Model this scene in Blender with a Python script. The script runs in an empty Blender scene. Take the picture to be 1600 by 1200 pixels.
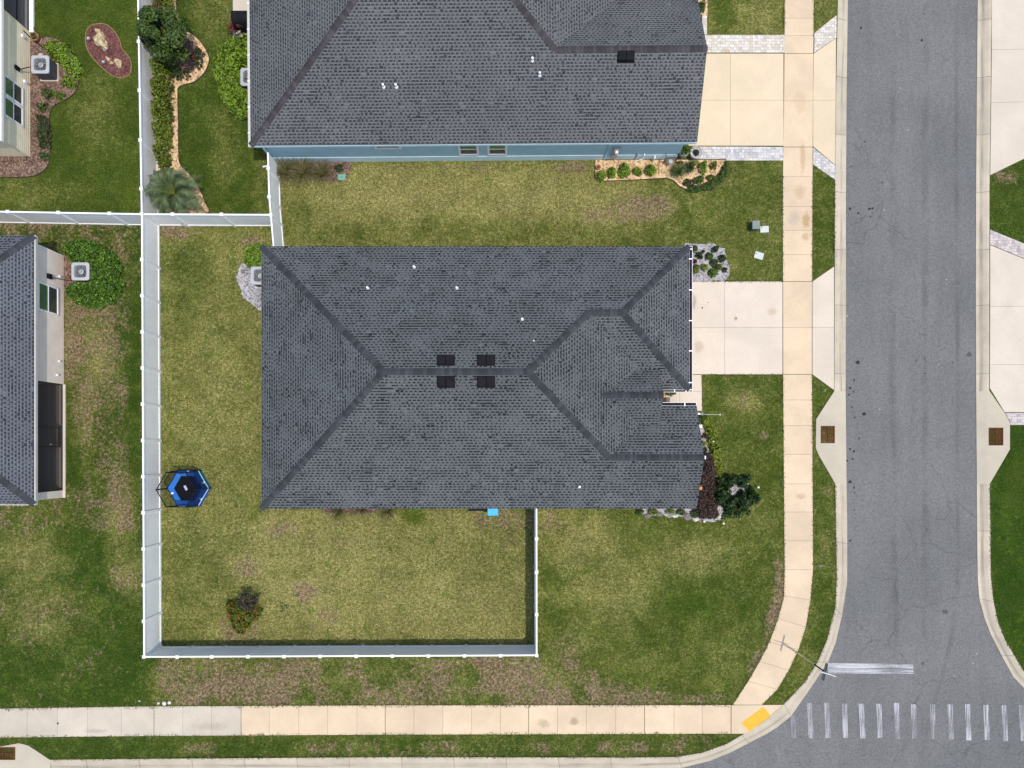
import bpy, math, random
import numpy as np
from mathutils import Vector
R = math.radians
random.seed(7)
rng = np.random.default_rng(11)
scene = bpy.context.scene
COL = scene.collection

# ------------------------------------------------------------------ camera
CAM_H, FPX, NX, NY = 37.5, 1110.0, 785.0, 700.0
cam = bpy.data.objects.new('camera', bpy.data.cameras.new('camera'))
COL.objects.link(cam)
cam.location = (0, 0, CAM_H)
cam.data.sensor_width = 36
cam.data.lens = FPX / 1600 * 36
cam.data.shift_x = (800 - NX) / 1600
cam.data.shift_y = (NY - 600) / 1600
cam.data.clip_start = 0.5
cam.data.clip_end = 2000
scene.camera = cam

# ------------------------------------------------------------------ light
SUN = Vector((0.255, -0.165, 1)).normalized()
world = bpy.data.worlds.new("World")
scene.world = world
world.use_nodes = True
wn = world.node_tree
bg = wn.nodes['Background']
sky = wn.nodes.new('ShaderNodeTexSky')
sky.sky_type = 'NISHITA'
sky.sun_disc = False
sky.sun_elevation = math.asin(SUN.z)
sky.sun_rotation = math.atan2(SUN.x, SUN.y)
sky.dust_density = 2.0
wn.links.new(sky.outputs[0], bg.inputs[0])
bg.inputs[1].default_value = 0.15
sl = bpy.data.lights.new('sun', 'SUN')
sl.energy = 2.4
sl.angle = R(1.0)
sl.color = (1.0, 0.935, 0.83)
so = bpy.data.objects.new('sun', sl)
COL.objects.link(so)
so.rotation_euler = SUN.to_track_quat('Z', 'Y').to_euler()
so.location = SUN * 60
scene.view_settings.view_transform = 'Standard'
scene.view_settings.look = 'None'
scene.view_settings.exposure = 0.29
scene.view_settings.gamma = 1.0
scene.view_settings.use_curve_mapping = False


# ------------------------------------------------------------------ helpers
def W(px, py, h=0.0):
    """photo pixel -> world x, y of the point that stands at height h"""
    s = (CAM_H - h) / FPX
    return ((px - NX) * s, (NY - py) * s)


def WL(pts, h=0.0):
    return [W(a, b, h) for a, b in pts]


def root_loc(o):
    while o.parent:
        o = o.parent
    return Vector(o.location)


def tag(o, label=None, cat=None, group=None, kind=None):
    if label: o['label'] = label
    if cat: o['category'] = cat
    if group: o['group'] = group
    if kind: o['kind'] = kind
    return o


def thing(name, label, cat, loc=(0, 0, 0), group=None):
    o = bpy.data.objects.new(name, None)
    o.empty_display_size = 0.3
    o.location = loc if len(loc) == 3 else (loc[0], loc[1], 0)
    COL.objects.link(o)
    return tag(o, label, cat, group)


class MB:
    def __init__(self):
        self.v = []; self.f = []; self.uv = None

    def add(self, vs, fs):
        n = len(self.v)
        self.v += [tuple(p) for p in vs]
        self.f += [tuple(i + n for i in f) for f in fs]
        return self

    def poly(self, pts):
        return self.add(pts, [tuple(range(len(pts)))])

    def box(self, x0, y0, z0, x1, y1, z1):
        if x0 > x1: x0, x1 = x1, x0
        if y0 > y1: y0, y1 = y1, y0
        vs = [(x0, y0, z0), (x1, y0, z0), (x1, y1, z0), (x0, y1, z0), (x0, y0, z1), (x1, y0, z1), (x1, y1, z1), (x0, y1, z1)]
        return self.add(vs, [(0, 3, 2, 1), (4, 5, 6, 7), (0, 1, 5, 4), (1, 2, 6, 5), (2, 3, 7, 6), (3, 0, 4, 7)])

    def obox(self, c, s, rz=0.0):
        """box centre c, size s, turned about z"""
        ca, sa = math.cos(rz), math.sin(rz)
        vs = []
        for z in (-.5, .5):
            for x, y in ((-.5, -.5), (.5, -.5), (.5, .5), (-.5, .5)):
                a, b = x * s[0], y * s[1]
                vs.append((c[0] + a * ca - b * sa, c[1] + a * sa + b * ca, c[2] + z * s[2]))
        return self.add(vs, [(0, 3, 2, 1), (4, 5, 6, 7), (0, 1, 5, 4), (1, 2, 6, 5), (2, 3, 7, 6), (3, 0, 4, 7)])

    def prism(self, pts, z0, z1, bottom=False):
        pts = list(pts)
        a = sum(pts[i][0] * pts[(i + 1) % len(pts)][1] - pts[(i + 1) % len(pts)][0] * pts[i][1] for i in range(len(pts)))
        if a < 0: pts = pts[::-1]
        n = len(pts)
        zt = z1 if callable(z1) else (lambda x, y: z1)
        vs = [(x, y, z0) for x, y in pts] + [(x, y, zt(x, y)) for x, y in pts]
        fs = [tuple(range(n, 2 * n))] + [(i, (i + 1) % n, n + (i + 1) % n, n + i) for i in range(n)]
        if bottom: fs.append(tuple(range(n - 1, -1, -1)))
        return self.add(vs, fs)

    def tube(self, pts, r, n=8, cap=True):
        pts = [Vector(p) for p in pts]
        rs = r if isinstance(r, (list, tuple)) else [r] * len(pts)
        vs = []
        for i, p in enumerate(pts):
            d = (pts[min(i + 1, len(pts) - 1)] - pts[max(i - 1, 0)]).normalized()
            a = d.orthogonal().normalized() if i == 0 else (a - d * a.dot(d)).normalized()
            b = d.cross(a)
            for k in range(n):
                t = 2 * math.pi * k / n
                vs.append(p + (a * math.cos(t) + b * math.sin(t)) * rs[i])
        fs = []
        for i in range(len(pts) - 1):
            for k in range(n):
                k2 = (k + 1) % n
                fs.append((i * n + k, i * n + k2, (i + 1) * n + k2, (i + 1) * n + k))
        if cap:
            fs.append(tuple(range(n - 1, -1, -1)))
            fs.append(tuple(range((len(pts) - 1) * n, len(pts) * n)))
        return self.add(vs, fs)

    def lathe(self, c, prof, n=16):
        """prof: list of (radius, z)"""
        vs = []
        for r, z in prof:
            for k in range(n):
                t = 2 * math.pi * k / n
                vs.append((c[0] + r * math.cos(t), c[1] + r * math.sin(t), c[2] + z))
        fs = []
        for i in range(len(prof) - 1):
            for k in range(n):
                k2 = (k + 1) % n
                fs.append((i * n + k, i * n + k2, (i + 1) * n + k2, (i + 1) * n + k))
        fs.append(tuple(range(n - 1, -1, -1)))
        fs.append(tuple(range((len(prof) - 1) * n, len(prof) * n)))
        return self.add(vs, fs)

    def build(self, name, m, parent=None, smooth=False, bevel=0.0, solid=0.0):
        base = root_loc(parent) if parent else Vector((0, 0, 0))
        me = bpy.data.meshes.new(name)
        me.from_pydata([(x - base.x, y - base.y, z - base.z) for x, y, z in self.v], [], self.f)
        if self.uv:
            ul = me.uv_layers.new(name='UVMap')
            flat = [c for f in self.uv for p in f for c in p]
            ul.data.foreach_set('uv', flat)
        me.materials.append(m)
        if smooth:
            me.polygons.foreach_set('use_smooth', [True] * len(me.polygons))
        o = bpy.data.objects.new(name, me)
        COL.objects.link(o)
        if parent: o.parent = parent
        if bevel:
            b = o.modifiers.new('bevel', 'BEVEL'); b.width = bevel; b.segments = 2; b.limit_method = 'ANGLE'
        if solid:
            s = o.modifiers.new('solid', 'SOLIDIFY'); s.thickness = solid; s.offset = -1
        return o


def np_mesh(name, verts, faces, m, parent=None, base=(0, 0, 0), smooth=False):
    """verts (n,3), faces (k,4) or (k,3) arrays"""
    me = bpy.data.meshes.new(name)
    v = np.asarray(verts, dtype=np.float32) - np.asarray(base, dtype=np.float32)
    f = np.asarray(faces, dtype=np.int32)
    me.vertices.add(len(v)); me.vertices.foreach_set('co', v.ravel())
    k = f.shape[1]
    me.loops.add(f.size); me.loops.foreach_set('vertex_index', f.ravel())
    me.polygons.add(len(f)); me.polygons.foreach_set('loop_start', np.arange(0, f.size, k, dtype=np.int32))
    me.update(calc_edges=True)
    me.validate()
    if smooth: me.polygons.foreach_set('use_smooth', [True] * len(me.polygons))
    me.materials.append(m)
    o = bpy.data.objects.new(name, me)
    COL.objects.link(o)
    if parent: o.parent = parent
    return o


def copy_tree(o, parent=None):
    c = o.copy(); COL.objects.link(c)
    if parent: c.parent = parent
    for ch in list(o.children): copy_tree(ch, c)
    return c


# ------------------------------------------------------------------ materials
class NT:
    """a small wrapper for writing node trees"""
    def __init__(self, name, rough=0.8, spec=0.3):
        self.m = bpy.data.materials.new(name); self.m.use_nodes = True
        self.nt = self.m.node_tree
        self.b = self.nt.nodes['Principled BSDF']
        self.b.inputs['Roughness'].default_value = rough
        self.b.inputs['Specular IOR Level'].default_value = spec

    def node(self, t, **kw):
        n = self.nt.nodes.new(t)
        for k, v in kw.items():
            if k.startswith('i_'):
                key = k[2:]
                key = int(key) if key.isdigit() else key
                self.put(n.inputs[key], v)
            else:
                setattr(n, k, v)
        return n

    def put(self, sock, v):
        if isinstance(v, bpy.types.NodeSocket): self.nt.links.new(v, sock)
        elif isinstance(v, (tuple, list)) and len(v) == 3 and sock.type == 'RGBA': sock.default_value = (*v, 1)
        else: sock.default_value = v

    def math(self, op, a, b=0.0, c=0.0, clamp=False):
        n = self.node('ShaderNodeMath', operation=op, use_clamp=clamp)
        self.put(n.inputs[0], a); self.put(n.inputs[1], b); self.put(n.inputs[2], c)
        return n.outputs[0]

    def noise(self, vec, scale, detail=3.0, rough=0.55, dist=0.0):
        n = self.node('ShaderNodeTexNoise')
        if vec is not None: self.nt.links.new(vec, n.inputs['Vector'])
        n.inputs['Scale'].default_value = scale; n.inputs['Detail'].default_value = detail
        n.inputs['Roughness'].default_value = rough; n.inputs['Distortion'].default_value = dist
        return n.outputs['Fac']

    def mix(self, f, a, b, blend='MIX'):
        n = self.node('ShaderNodeMix', data_type='RGBA', blend_type=blend)
        self.put(n.inputs[0], f); self.put(n.inputs[6], a); self.put(n.inputs[7], b)
        return n.outputs[2]

    def step(self, v, lo, hi, a=0.0, b=1.0):
        n = self.node('ShaderNodeMapRange', interpolation_type='SMOOTHSTEP')
        self.put(n.inputs['Value'], v)
        for k, x in (('From Min', lo), ('From Max', hi), ('To Min', a), ('To Max', b)):
            self.put(n.inputs[k], x)
        return n.outputs[0]

    def pos(self):
        return self.node('ShaderNodeNewGeometry').outputs['Position']

    def island(self):
        return self.node('ShaderNodeNewGeometry').outputs['Random Per Island']

    def uv(self):
        return self.node('ShaderNodeTexCoord').outputs['UV']

    def scaled(self, vec, s):
        n = self.node('ShaderNodeVectorMath', operation='MULTIPLY')
        self.nt.links.new(vec, n.inputs[0]); n.inputs[1].default_value = s
        return n.outputs[0]

    def bump(self, h, strength=0.3, dist=0.02):
        n = self.node('ShaderNodeBump')
        n.inputs['Strength'].default_value = strength; n.inputs['Distance'].default_value = dist
        self.nt.links.new(h, n.inputs['Height'])
        self.nt.links.new(n.outputs[0], self.b.inputs['Normal'])

    def color(self, c):
        self.put(self.b.inputs['Base Color'], c)
        return self.m


def plain(name, c, rough=0.6, spec=0.3, vary=0.12, scale=3.0, metal=0.0):
    t = NT(name, rough, spec)
    n = t.noise(t.pos(), scale, 4)
    t.b.inputs['Metallic'].default_value = metal
    k = t.step(n, 0.3, 0.7, 1 - vary, 1 + vary)
    mm = t.node('ShaderNodeVectorMath', operation='SCALE')
    mm.inputs[0].default_value = c
    t.put(mm.inputs['Scale'], k)
    return t.color(mm.outputs[0])


def m_shingle(name, light, dark, patch=0.75):
    t = NT(name, 0.92, 0.15)
    sep = t.node('ShaderNodeSeparateXYZ'); t.nt.links.new(t.uv(), sep.inputs[0])
    u, v = sep.outputs[0], sep.outputs[1]
    q = t.math('DIVIDE', v, 0.142)
    row = t.math('FLOOR', q); fr = t.math('FRACT', q)
    wn1 = t.node('ShaderNodeTexWhiteNoise', noise_dimensions='1D'); t.put(wn1.inputs['W'], row)
    ph = t.math('ADD', t.math('DIVIDE', u, 0.21), t.math('ADD', t.math('MULTIPLY', row, 0.5), t.math('MULTIPLY', wn1.outputs[0], 0.35)))
    cell = t.math('FLOOR', ph); f = t.math('FRACT', ph)
    cv = t.node('ShaderNodeCombineXYZ'); t.put(cv.inputs[0], cell); t.put(cv.inputs[1], row)
    wn2 = t.node('ShaderNodeTexWhiteNoise', noise_dimensions='2D'); t.nt.links.new(cv.outputs[0], wn2.inputs['Vector'])
    r = wn2.outputs[0]
    low = t.noise(t.scaled(t.uv(), (0.8, 1.0, 1)), 1.25, 4, 0.62, 0.6)
    wid = t.math('ADD', t.math('ADD', 0.34, t.math('MULTIPLY', r, 0.46)), t.math('MULTIPLY', t.math('SUBTRACT', low, 0.5), patch * 1.5))
    wn3 = t.node('ShaderNodeTexWhiteNoise', noise_dimensions='2D'); t.nt.links.new(t.scaled(cv.outputs[0], (1.7, 2.3, 1)), wn3.inputs['Vector'])
    s3 = t.node('ShaderNodeSeparateColor'); t.nt.links.new(wn3.outputs['Color'], s3.inputs[0])
    f = t.math('ADD', f, t.math('MULTIPLY', t.math('SUBTRACT', s3.outputs[0], .5), .1))
    inx = t.math('MULTIPLY', t.math('LESS_THAN', f, wid), t.math('MULTIPLY', t.math('GREATER_THAN', s3.outputs[1], .02), t.math('ADD', .8, t.math('MULTIPLY', s3.outputs[2], .2))))
    iny = t.math('LESS_THAN', fr, t.math('ADD', 0.56, t.math('MULTIPLY', t.math('GREATER_THAN', s3.outputs[1], .93), .3)))
    mask = t.math('MULTIPLY', inx, iny)
    edge = t.math('LESS_THAN', fr, 0.16)
    mask = t.math('MAXIMUM', mask, t.math('MULTIPLY', edge, 0.55))
    fine = t.noise(t.scaled(t.uv(), (1, 1, 1)), 60, 2)
    big = t.noise(t.uv(), 0.22, 2)
    c = t.mix(mask, light, dark)
    k = t.math('MULTIPLY', t.step(fine, 0.3, 0.7, 0.84, 1.16), t.math('MULTIPLY', t.math('ADD', 0.88, t.math('MULTIPLY', wn2.outputs[0], 0.22)), t.step(big, .3, .7, .93, 1.08)))
    c = t.mix(1.0, c, k, 'MULTIPLY')
    h = t.math('ADD', t.math('MULTIPLY', mask, -0.7), t.math('MULTIPLY', fr, -0.5))
    t.bump(h, 0.5, 0.012)
    return t.color(c)


def m_cap(name, c):
    t = NT(name, 0.9, 0.15)
    r = t.island()
    f = t.noise(t.pos(), 40, 2)
    k = t.math('MULTIPLY', t.math('ADD', 0.7, t.math('MULTIPLY', r, 0.6)), t.step(f, .3, .7, .85, 1.15))
    return t.color(t.mix(1.0, c, k, 'MULTIPLY'))


def m_concrete(name, c, vary=0.08, stain=(0.33, 0.29, 0.23), stain_amt=0.35, grain=0.06):
    t = NT(name, 0.85, 0.2)
    p = t.pos()
    r = t.island()
    n1 = t.noise(p, 0.55, 5, 0.6, 0.3)
    n2 = t.noise(p, 2.3, 6, 0.65, 0.2)
    n3 = t.noise(p, 26, 3)
    k = t.math('MULTIPLY', t.step(n1, .3, .72, 1 - vary, 1 + vary), t.math('ADD', 1 - vary * .6, t.math('MULTIPLY', r, vary * 1.2)))
    k = t.math('MULTIPLY', k, t.step(n3, .25, .75, 1 - grain, 1 + grain))
    col = t.mix(1.0, c, k, 'MULTIPLY')
    s = t.math('MULTIPLY', t.step(n2, 0.57, 0.78), t.math('MULTIPLY', t.step(n1, .42, .62), stain_amt))
    col = t.mix(s, col, stain)
    t.bump(n3, 0.15, 0.004)
    return t.color(col)


def m_asphalt():
    t = NT('asphalt', 0.9, 0.2)
    p = t.pos()
    n1 = t.noise(p, 0.16, 4, 0.55)
    n2 = t.noise(t.scaled(p, (1.5, 0.18, 1)), 0.9, 4, 0.6)
    n3 = t.noise(p, 9, 3, 0.7)
    vo = t.node('ShaderNodeTexVoronoi'); t.nt.links.new(p, vo.inputs['Vector']); vo.inputs['Scale'].default_value = 24
    sp = t.node('ShaderNodeSeparateColor'); t.nt.links.new(vo.outputs['Color'], sp.inputs[0])
    c = t.mix(t.step(n1, .38, .62), (0.139, 0.143, 0.145), (0.163, 0.164, 0.165))
    k = t.math('MULTIPLY', t.step(n2, .3, .7, .95, 1.05), t.math('MULTIPLY', t.step(n3, .3, .7, .9, 1.1), t.math('ADD', .8, t.math('MULTIPLY', sp.outputs[0], .4))))
    c = t.mix(1.0, c, k, 'MULTIPLY')
    # faint oil and tyre streaks along the lanes
    c = t.mix(t.math('MULTIPLY', t.step(n2, .6, .78), .22), c, (0.1, 0.088, 0.083))
    # pale chips of aggregate
    v2 = t.node('ShaderNodeTexVoronoi'); t.nt.links.new(p, v2.inputs['Vector']); v2.inputs['Scale'].default_value = 1.6
    chip = t.math('MULTIPLY', t.math('LESS_THAN', v2.outputs['Distance'], 0.05), t.step(t.noise(p, .35, 2), .5, .6))
    c = t.mix(t.math('MULTIPLY', chip, .8), c, (0.5, 0.5, 0.48))
    # hairline cracks
    v3 = t.node('ShaderNodeTexVoronoi', feature='DISTANCE_TO_EDGE'); v3.inputs['Scale'].default_value = 0.28
    wv = t.node('ShaderNodeVectorMath', operation='ADD'); t.nt.links.new(p, wv.inputs[0])
    nn = t.node('ShaderNodeTexNoise'); nn.inputs['Scale'].default_value = 1.1; t.nt.links.new(p, nn.inputs['Vector'])
    t.nt.links.new(nn.outputs['Color'], wv.inputs[1]); t.nt.links.new(wv.outputs[0], v3.inputs['Vector'])
    cr = t.math('MULTIPLY', t.math('LESS_THAN', v3.outputs['Distance'], 0.006), t.step(t.noise(p, .12, 2), .47, .55))
    c = t.mix(t.math('MULTIPLY', cr, .42), c, (0.07, 0.07, 0.075))
    t.bump(n3, 0.2, 0.006)
    return t.color(c)


def m_kerb():
    t = NT('kerb_concrete', 0.85, 0.2)
    p = t.pos()
    sep = t.node('ShaderNodeSeparateXYZ'); t.nt.links.new(t.uv(), sep.inputs[0])
    v = sep.outputs[1]
    n1 = t.noise(p, 1.0, 5, 0.6); n3 = t.noise(p, 22, 3); r = t.island()
    al = t.noise(t.scaled(t.uv(), (.35, 4, 1)), 1.0, 4, .6)
    k = t.math('MULTIPLY', t.step(n1, .3, .7, .9, 1.08), t.math('MULTIPLY', t.math('ADD', .92, t.math('MULTIPLY', r, .14)), t.step(n3, .25, .75, .92, 1.08)))
    c = t.mix(1.0, (0.485, 0.43, 0.335), k, 'MULTIPLY')
    band = t.math('MULTIPLY', t.step(v, .38, .56), t.step(v, .8, .66))
    c = t.mix(t.math('MULTIPLY', band, t.step(al, .42, .66, .12, .62)), c, (0.17, 0.155, 0.135))
    t.bump(n3, .15, .004)
    return t.color(c)


def m_paver(name, c1, c2, c3, s=1.0):
    t = NT(name, 0.85, 0.2)
    p = t.pos()
    b = t.node('ShaderNodeTexBrick'); t.nt.links.new(p, b.inputs['Vector'])
    b.inputs['Scale'].default_value = 1.0; b.offset = 0.37; b.squash = 0.6; b.squash_frequency = 2
    b.inputs['Brick Width'].default_value = 0.24 * s; b.inputs['Row Height'].default_value = 0.15 * s
    b.inputs['Mortar Size'].default_value = 0.007; b.inputs['Bias'].default_value = 0.0
    b.inputs['Color1'].default_value = (0, 0, 0, 1); b.inputs['Color2'].default_value = (1, 1, 1, 1)
    b.inputs['Mortar'].default_value = (.5, .5, .5, 1)
    sp = t.node('ShaderNodeSeparateColor'); t.nt.links.new(b.outputs['Color'], sp.inputs[0])
    c = t.mix(t.step(sp.outputs[0], .0, .5), c1, c2)
    c = t.mix(t.step(sp.outputs[0], .5, 1), c, c3)
    n = t.noise(p, 7, 4)
    c = t.mix(1.0, c, t.step(n, .3, .7, .86, 1.14), 'MULTIPLY')
    c = t.mix(b.outputs['Fac'], c, (.3, .28, .26))
    return t.color(c)


def m_loose(name, a, b, c, scale=14.0, bump=0.6):
    """gravel or mulch: many small pieces of three tones"""
    t = NT(name, 0.95, 0.1)
    p = t.pos()
    vo = t.node('ShaderNodeTexVoronoi'); t.nt.links.new(p, vo.inputs['Vector']); vo.inputs['Scale'].default_value = scale
    sp = t.node('ShaderNodeSeparateColor'); t.nt.links.new(vo.outputs['Color'], sp.inputs[0])
    col = t.mix(t.step(sp.outputs[0], .1, .55), a, b)
    col = t.mix(t.step(sp.outputs[1], .62, .9), col, c)
    n = t.noise(p, 1.6, 4)
    col = t.mix(1.0, col, t.step(n, .3, .7, .82, 1.16), 'MULTIPLY')
    h = t.math('MULTIPLY', vo.outputs['Distance'], -1.0)
    t.bump(h, bump, 0.03)
    return t.color(col)


def m_leaf(name, dark, light, accent=None, amt=0.15, trans=0.0, vein=0.7):
    t = NT(name, 0.55, 0.3)
    r = t.island()
    n = t.noise(t.pos(), 2.2, 3)
    k = t.math('ADD', t.math('MULTIPLY', r, vein), t.math('MULTIPLY', t.step(n, .3, .7), 1 - vein))
    c = t.mix(k, dark, light)
    if accent:
        wnz = t.node('ShaderNodeTexWhiteNoise', noise_dimensions='1D'); t.put(wnz.inputs['W'], t.math('MULTIPLY', r, 91.7))
        c = t.mix(t.math('LESS_THAN', wnz.outputs[0], amt), c, accent)
    return t.color(c)


def m_lawn():
    t = NT('lawn_grass', 0.95, 0.1)
    p = t.pos()

    def attr(n):
        a = t.node('ShaderNodeAttribute'); a.attribute_name = n
        return a.outputs['Fac']
    dry, brn, lush = attr('dry'), attr('bare'), attr('lush')
    n0 = t.noise(p, 0.33, 4, .6, .4)
    n1 = t.noise(p, 1.1, 5, .65, .5)
    n2 = t.noise(p, 4.2, 4, .65, .3)
    n3 = t.noise(p, 7, 3, .7, .3)
    n4 = t.noise(t.scaled(p, (1, 1.2, 1)), 15, 2, .65, .3)
    n6 = t.noise(p, .75, 4, .6, .6)
    g = t.mix(t.step(n6, .28, .74), (0.056, 0.08, 0.0115), (0.092, 0.11, 0.0155))
    g = t.mix(t.math('MULTIPLY', t.step(n2, .45, .72), .55), g, (0.12, 0.118, 0.024))
    g = t.mix(t.math('MULTIPLY', lush, t.step(n1, .25, .75, 1.0, .8)), g, (0.022, 0.052, 0.0045))
    d = t.mix(t.step(n3, .3, .7), (0.172, 0.16, 0.05), (0.262, 0.238, 0.092))
    b = t.mix(t.step(n3, .3, .72), (0.1, 0.072, 0.04), (0.25, 0.185, 0.118))

    def spread(a, w0, w1, w2, w3):
        s = t.math('MULTIPLY', t.math('SUBTRACT', n0, .5), w0)
        s = t.math('ADD', s, t.math('MULTIPLY', t.math('SUBTRACT', n1, .5), w1))
        s = t.math('ADD', s, t.math('MULTIPLY', t.math('SUBTRACT', n2, .5), w2))
        s = t.math('ADD', s, t.math('MULTIPLY', t.math('SUBTRACT', n3, .5), w3))
        return t.math('ADD', a, s)
    md = t.math('MULTIPLY', t.math('MULTIPLY', t.step(spread(dry, .55, .75, .8, .6), .02, 1.1), t.step(dry, -.02, .2)), 0.95)
    c = t.mix(md, g, d)
    # bare, brown blotches: their edges break up with the finer noises
    n5 = t.noise(t.scaled(p, (1.25, .8, 1)), 0.8, 5, .7, .8)
    mb = t.math('ADD', brn, t.math('MULTIPLY', t.math('SUBTRACT', n5, .5), 1.5))
    mb = t.math('ADD', mb, t.math('MULTIPLY', t.math('SUBTRACT', n2, .5), .9))
    mb = t.math('ADD', mb, t.math('MULTIPLY', t.math('SUBTRACT', n3, .5), .6))
    c = t.mix(t.math('MULTIPLY', t.math('MULTIPLY', t.step(mb, .34, .82), t.step(brn, .02, .2)), .92), c, b)
    # weeds: small bright-green tufts in the thin turf
    w = t.noise(p, 1.9, 4, .65, .8)
    mw = t.math('MULTIPLY', t.step(w, .55, .66), t.step(n0, .4, .56))
    c = t.mix(t.math('MULTIPLY', mw, .6), c, (0.066, 0.11, 0.01))
    # thatch: scattered dark gaps between the tufts
    gap = t.step(t.math('ADD', t.noise(p, 9, 2, .6, .4), t.math('MULTIPLY', t.math('SUBTRACT', n1, .5), .35)), .58, .7)
    c = t.mix(t.math('MULTIPLY', gap, .5), c, (0.05, 0.045, 0.014))
    tone = t.math('MULTIPLY', t.step(n1, .28, .72, .88, 1.11), t.step(n0, .3, .7, .93, 1.06))
    c = t.mix(1.0, c, tone, 'MULTIPLY')
    k = t.math('MULTIPLY', t.step(n4, .3, .7, .5, 1.5), t.step(n3, .25, .75, .82, 1.18))
    c = t.mix(1.0, c, k, 'MULTIPLY')
    h = t.math('ADD', t.math('MULTIPLY', n4, .6), n3)
    t.bump(h, 0.55, 0.035)
    return t.color(c)


def m_paint(name, c, under, cover=0.5, stretch=(14, 0.7, 1), sc=1.0):
    """traffic paint worn through to the asphalt"""
    t = NT(name, 0.75, 0.25)
    p = t.pos()
    n = t.noise(t.scaled(p, stretch), sc, 4, .7)
    g = t.noise(p, 30, 2); n2 = t.noise(p, .5, 2)
    m = t.math('ADD', t.math('ADD', n, t.math('MULTIPLY', t.math('SUBTRACT', g, .5), .35)), t.math('MULTIPLY', t.math('SUBTRACT', n2, .5), .5))
    return t.color(t.mix(t.step(m, cover - .12, cover + .14), c, under))


def m_net(name, c, alpha):
    t = NT(name, .8, .1)
    t.color(c)
    t.b.inputs['Alpha'].default_value = alpha
    return t.m


M = {}
M['shingle'] = m_shingle('slate_shingle', (0.111, 0.121, 0.128), (0.014, 0.017, 0.021), 1.6)
M['shingle_north'] = m_shingle('grey_shingle', (0.126, 0.132, 0.137), (0.024, 0.027, 0.033), 1.0)
M['shingle_west'] = m_shingle('blue_grey_shingle', (0.122, 0.131, 0.152), (0.021, 0.025, 0.038), .9)
M['cap'] = m_cap('ridge_shingle', (0.046, 0.052, 0.059))
M['cap_north'] = m_cap('brown_ridge_shingle', (0.058, 0.055, 0.06))
M['drive'] = m_concrete('drive_concrete', (0.605, 0.527, 0.437), .06, (.36, .31, .24), .35)
M['walk'] = m_concrete('walk_concrete', (0.615, 0.492, 0.345), .08, (.45, .33, .2), .35)
M['walk_grey'] = m_concrete('old_walk_concrete', (0.52, 0.465, 0.38), .08, (.33, .27, .2), .5)
M['drive_north'] = m_concrete('cream_concrete', (0.64, 0.53, 0.375), .05, (.5, .36, .2), .35)
M['drive_east'] = m_concrete('pale_concrete', (0.57, 0.505, 0.42), .06, (.4, .34, .28), .35)
M['apron'] = m_concrete('inlet_concrete', (0.47, 0.425, 0.335), .08, (.24, .21, .17), .6)
M['asphalt'] = m_asphalt()
M['kerb'] = m_kerb()
M['paver'] = m_paver('grey_paver', (.38, .38, .42), (.6, .59, .58), (.5, .44, .38))
M['paver_pink'] = m_paver('rose_paver', (.36, .32, .32), (.55, .5, .48), (.42, .38, .37))
M['paver_cream'] = m_paver('cream_paver', (.5, .47, .43), (.68, .64, .58), (.55, .47, .38))
M['lawn'] = m_lawn()
M['gravel_beige'] = m_loose('beige_gravel', (0.5, 0.33, 0.17), (0.68, 0.5, 0.3), (0.3, 0.18, 0.1), 13)
M['gravel_grey'] = m_loose('grey_gravel', (0.28, 0.275, 0.3), (0.42, 0.41, 0.43), (0.17, 0.155, 0.155), 15)
M['mulch'] = m_loose('brown_mulch', (0.085, 0.05, 0.04), (0.15, 0.095, 0.075), (0.27, 0.19, 0.15), 15)
M['mulch_red'] = m_loose('red_mulch', (0.085, 0.033, 0.03), (0.13, 0.055, 0.05), (0.2, 0.1, 0.09), 18)
M['soil'] = m_loose('dark_soil', (0.04, 0.03, 0.02), (0.07, 0.05, 0.035), (0.12, 0.09, 0.06), 18)
M['white'] = plain('white_vinyl', (0.86, 0.87, 0.88), 0.45, .4, .03)
M['panel'] = plain('fence_vinyl', (0.87, 0.885, 0.9), 0.45, .4, .04, 1.2)
M['trim'] = plain('white_trim', (0.87, 0.87, 0.85), .5, .3, .04)
M['blue_wall'] = plain('blue_render', (0.41, 0.6, 0.68), .8, .2, .05, 2)
M['blue_lit_and_fascia'] = plain('pale_blue_lit_and_fascia', (0.5, 0.67, 0.73), .8, .2, .05, 2)  # sunlit tone of the lower blue wall as colour; the fascia shares it
M['cream_wall'] = plain('cream_siding', (0.86, 0.78, 0.55), .7, .2, .05, 2)
M['taupe_wall'] = plain('taupe_siding', (0.8, 0.7, 0.6), .7, .2, .05, 2)
M['grey_wall'] = plain('grey_wall', (0.5, 0.5, 0.5), .8, .2, .05, 2)
t_ = NT('window_glass', 0.08, 0.6); M['glass'] = t_.color((0.05, 0.06, 0.055))
t_ = NT('window_glass_lawn_reflection', 0.1, 0.6); M['glass_lawn_reflection'] = t_.color((0.09, 0.17, 0.075))  # the lawn's green reflection is put into the pane colour
M['black'] = plain('black_plastic', (0.012, 0.012, 0.015), .8, .1, .2)
M['black_frame'] = plain('bronze_frame', (0.02, 0.02, 0.024), .5, .4, .1)
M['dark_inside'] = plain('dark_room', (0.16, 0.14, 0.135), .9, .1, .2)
M['dirt_gutter'] = plain('gutter_debris', (0.025, 0.018, 0.03), .95, .05, .3, 8)
M['screen'] = m_net('insect_screen', (0.03, 0.028, 0.03), .58)
M['ac_top'] = plain('ac_metal', (0.42, 0.435, 0.465), .45, .5, .04)
M['ac_side'] = plain('ac_grille', (0.09, 0.1, 0.115), .6, .4, .15)
M['ac_fan'] = plain('ac_fan', (0.1, 0.105, 0.12), .6, .3, .1)
M['steel'] = plain('galvanised_steel', (0.42, 0.43, 0.44), .45, .5, .1, 8, .5)
M['rust'] = plain('rusted_iron', (0.12, 0.032, 0.024), .9, .08, .3, 9)
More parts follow.
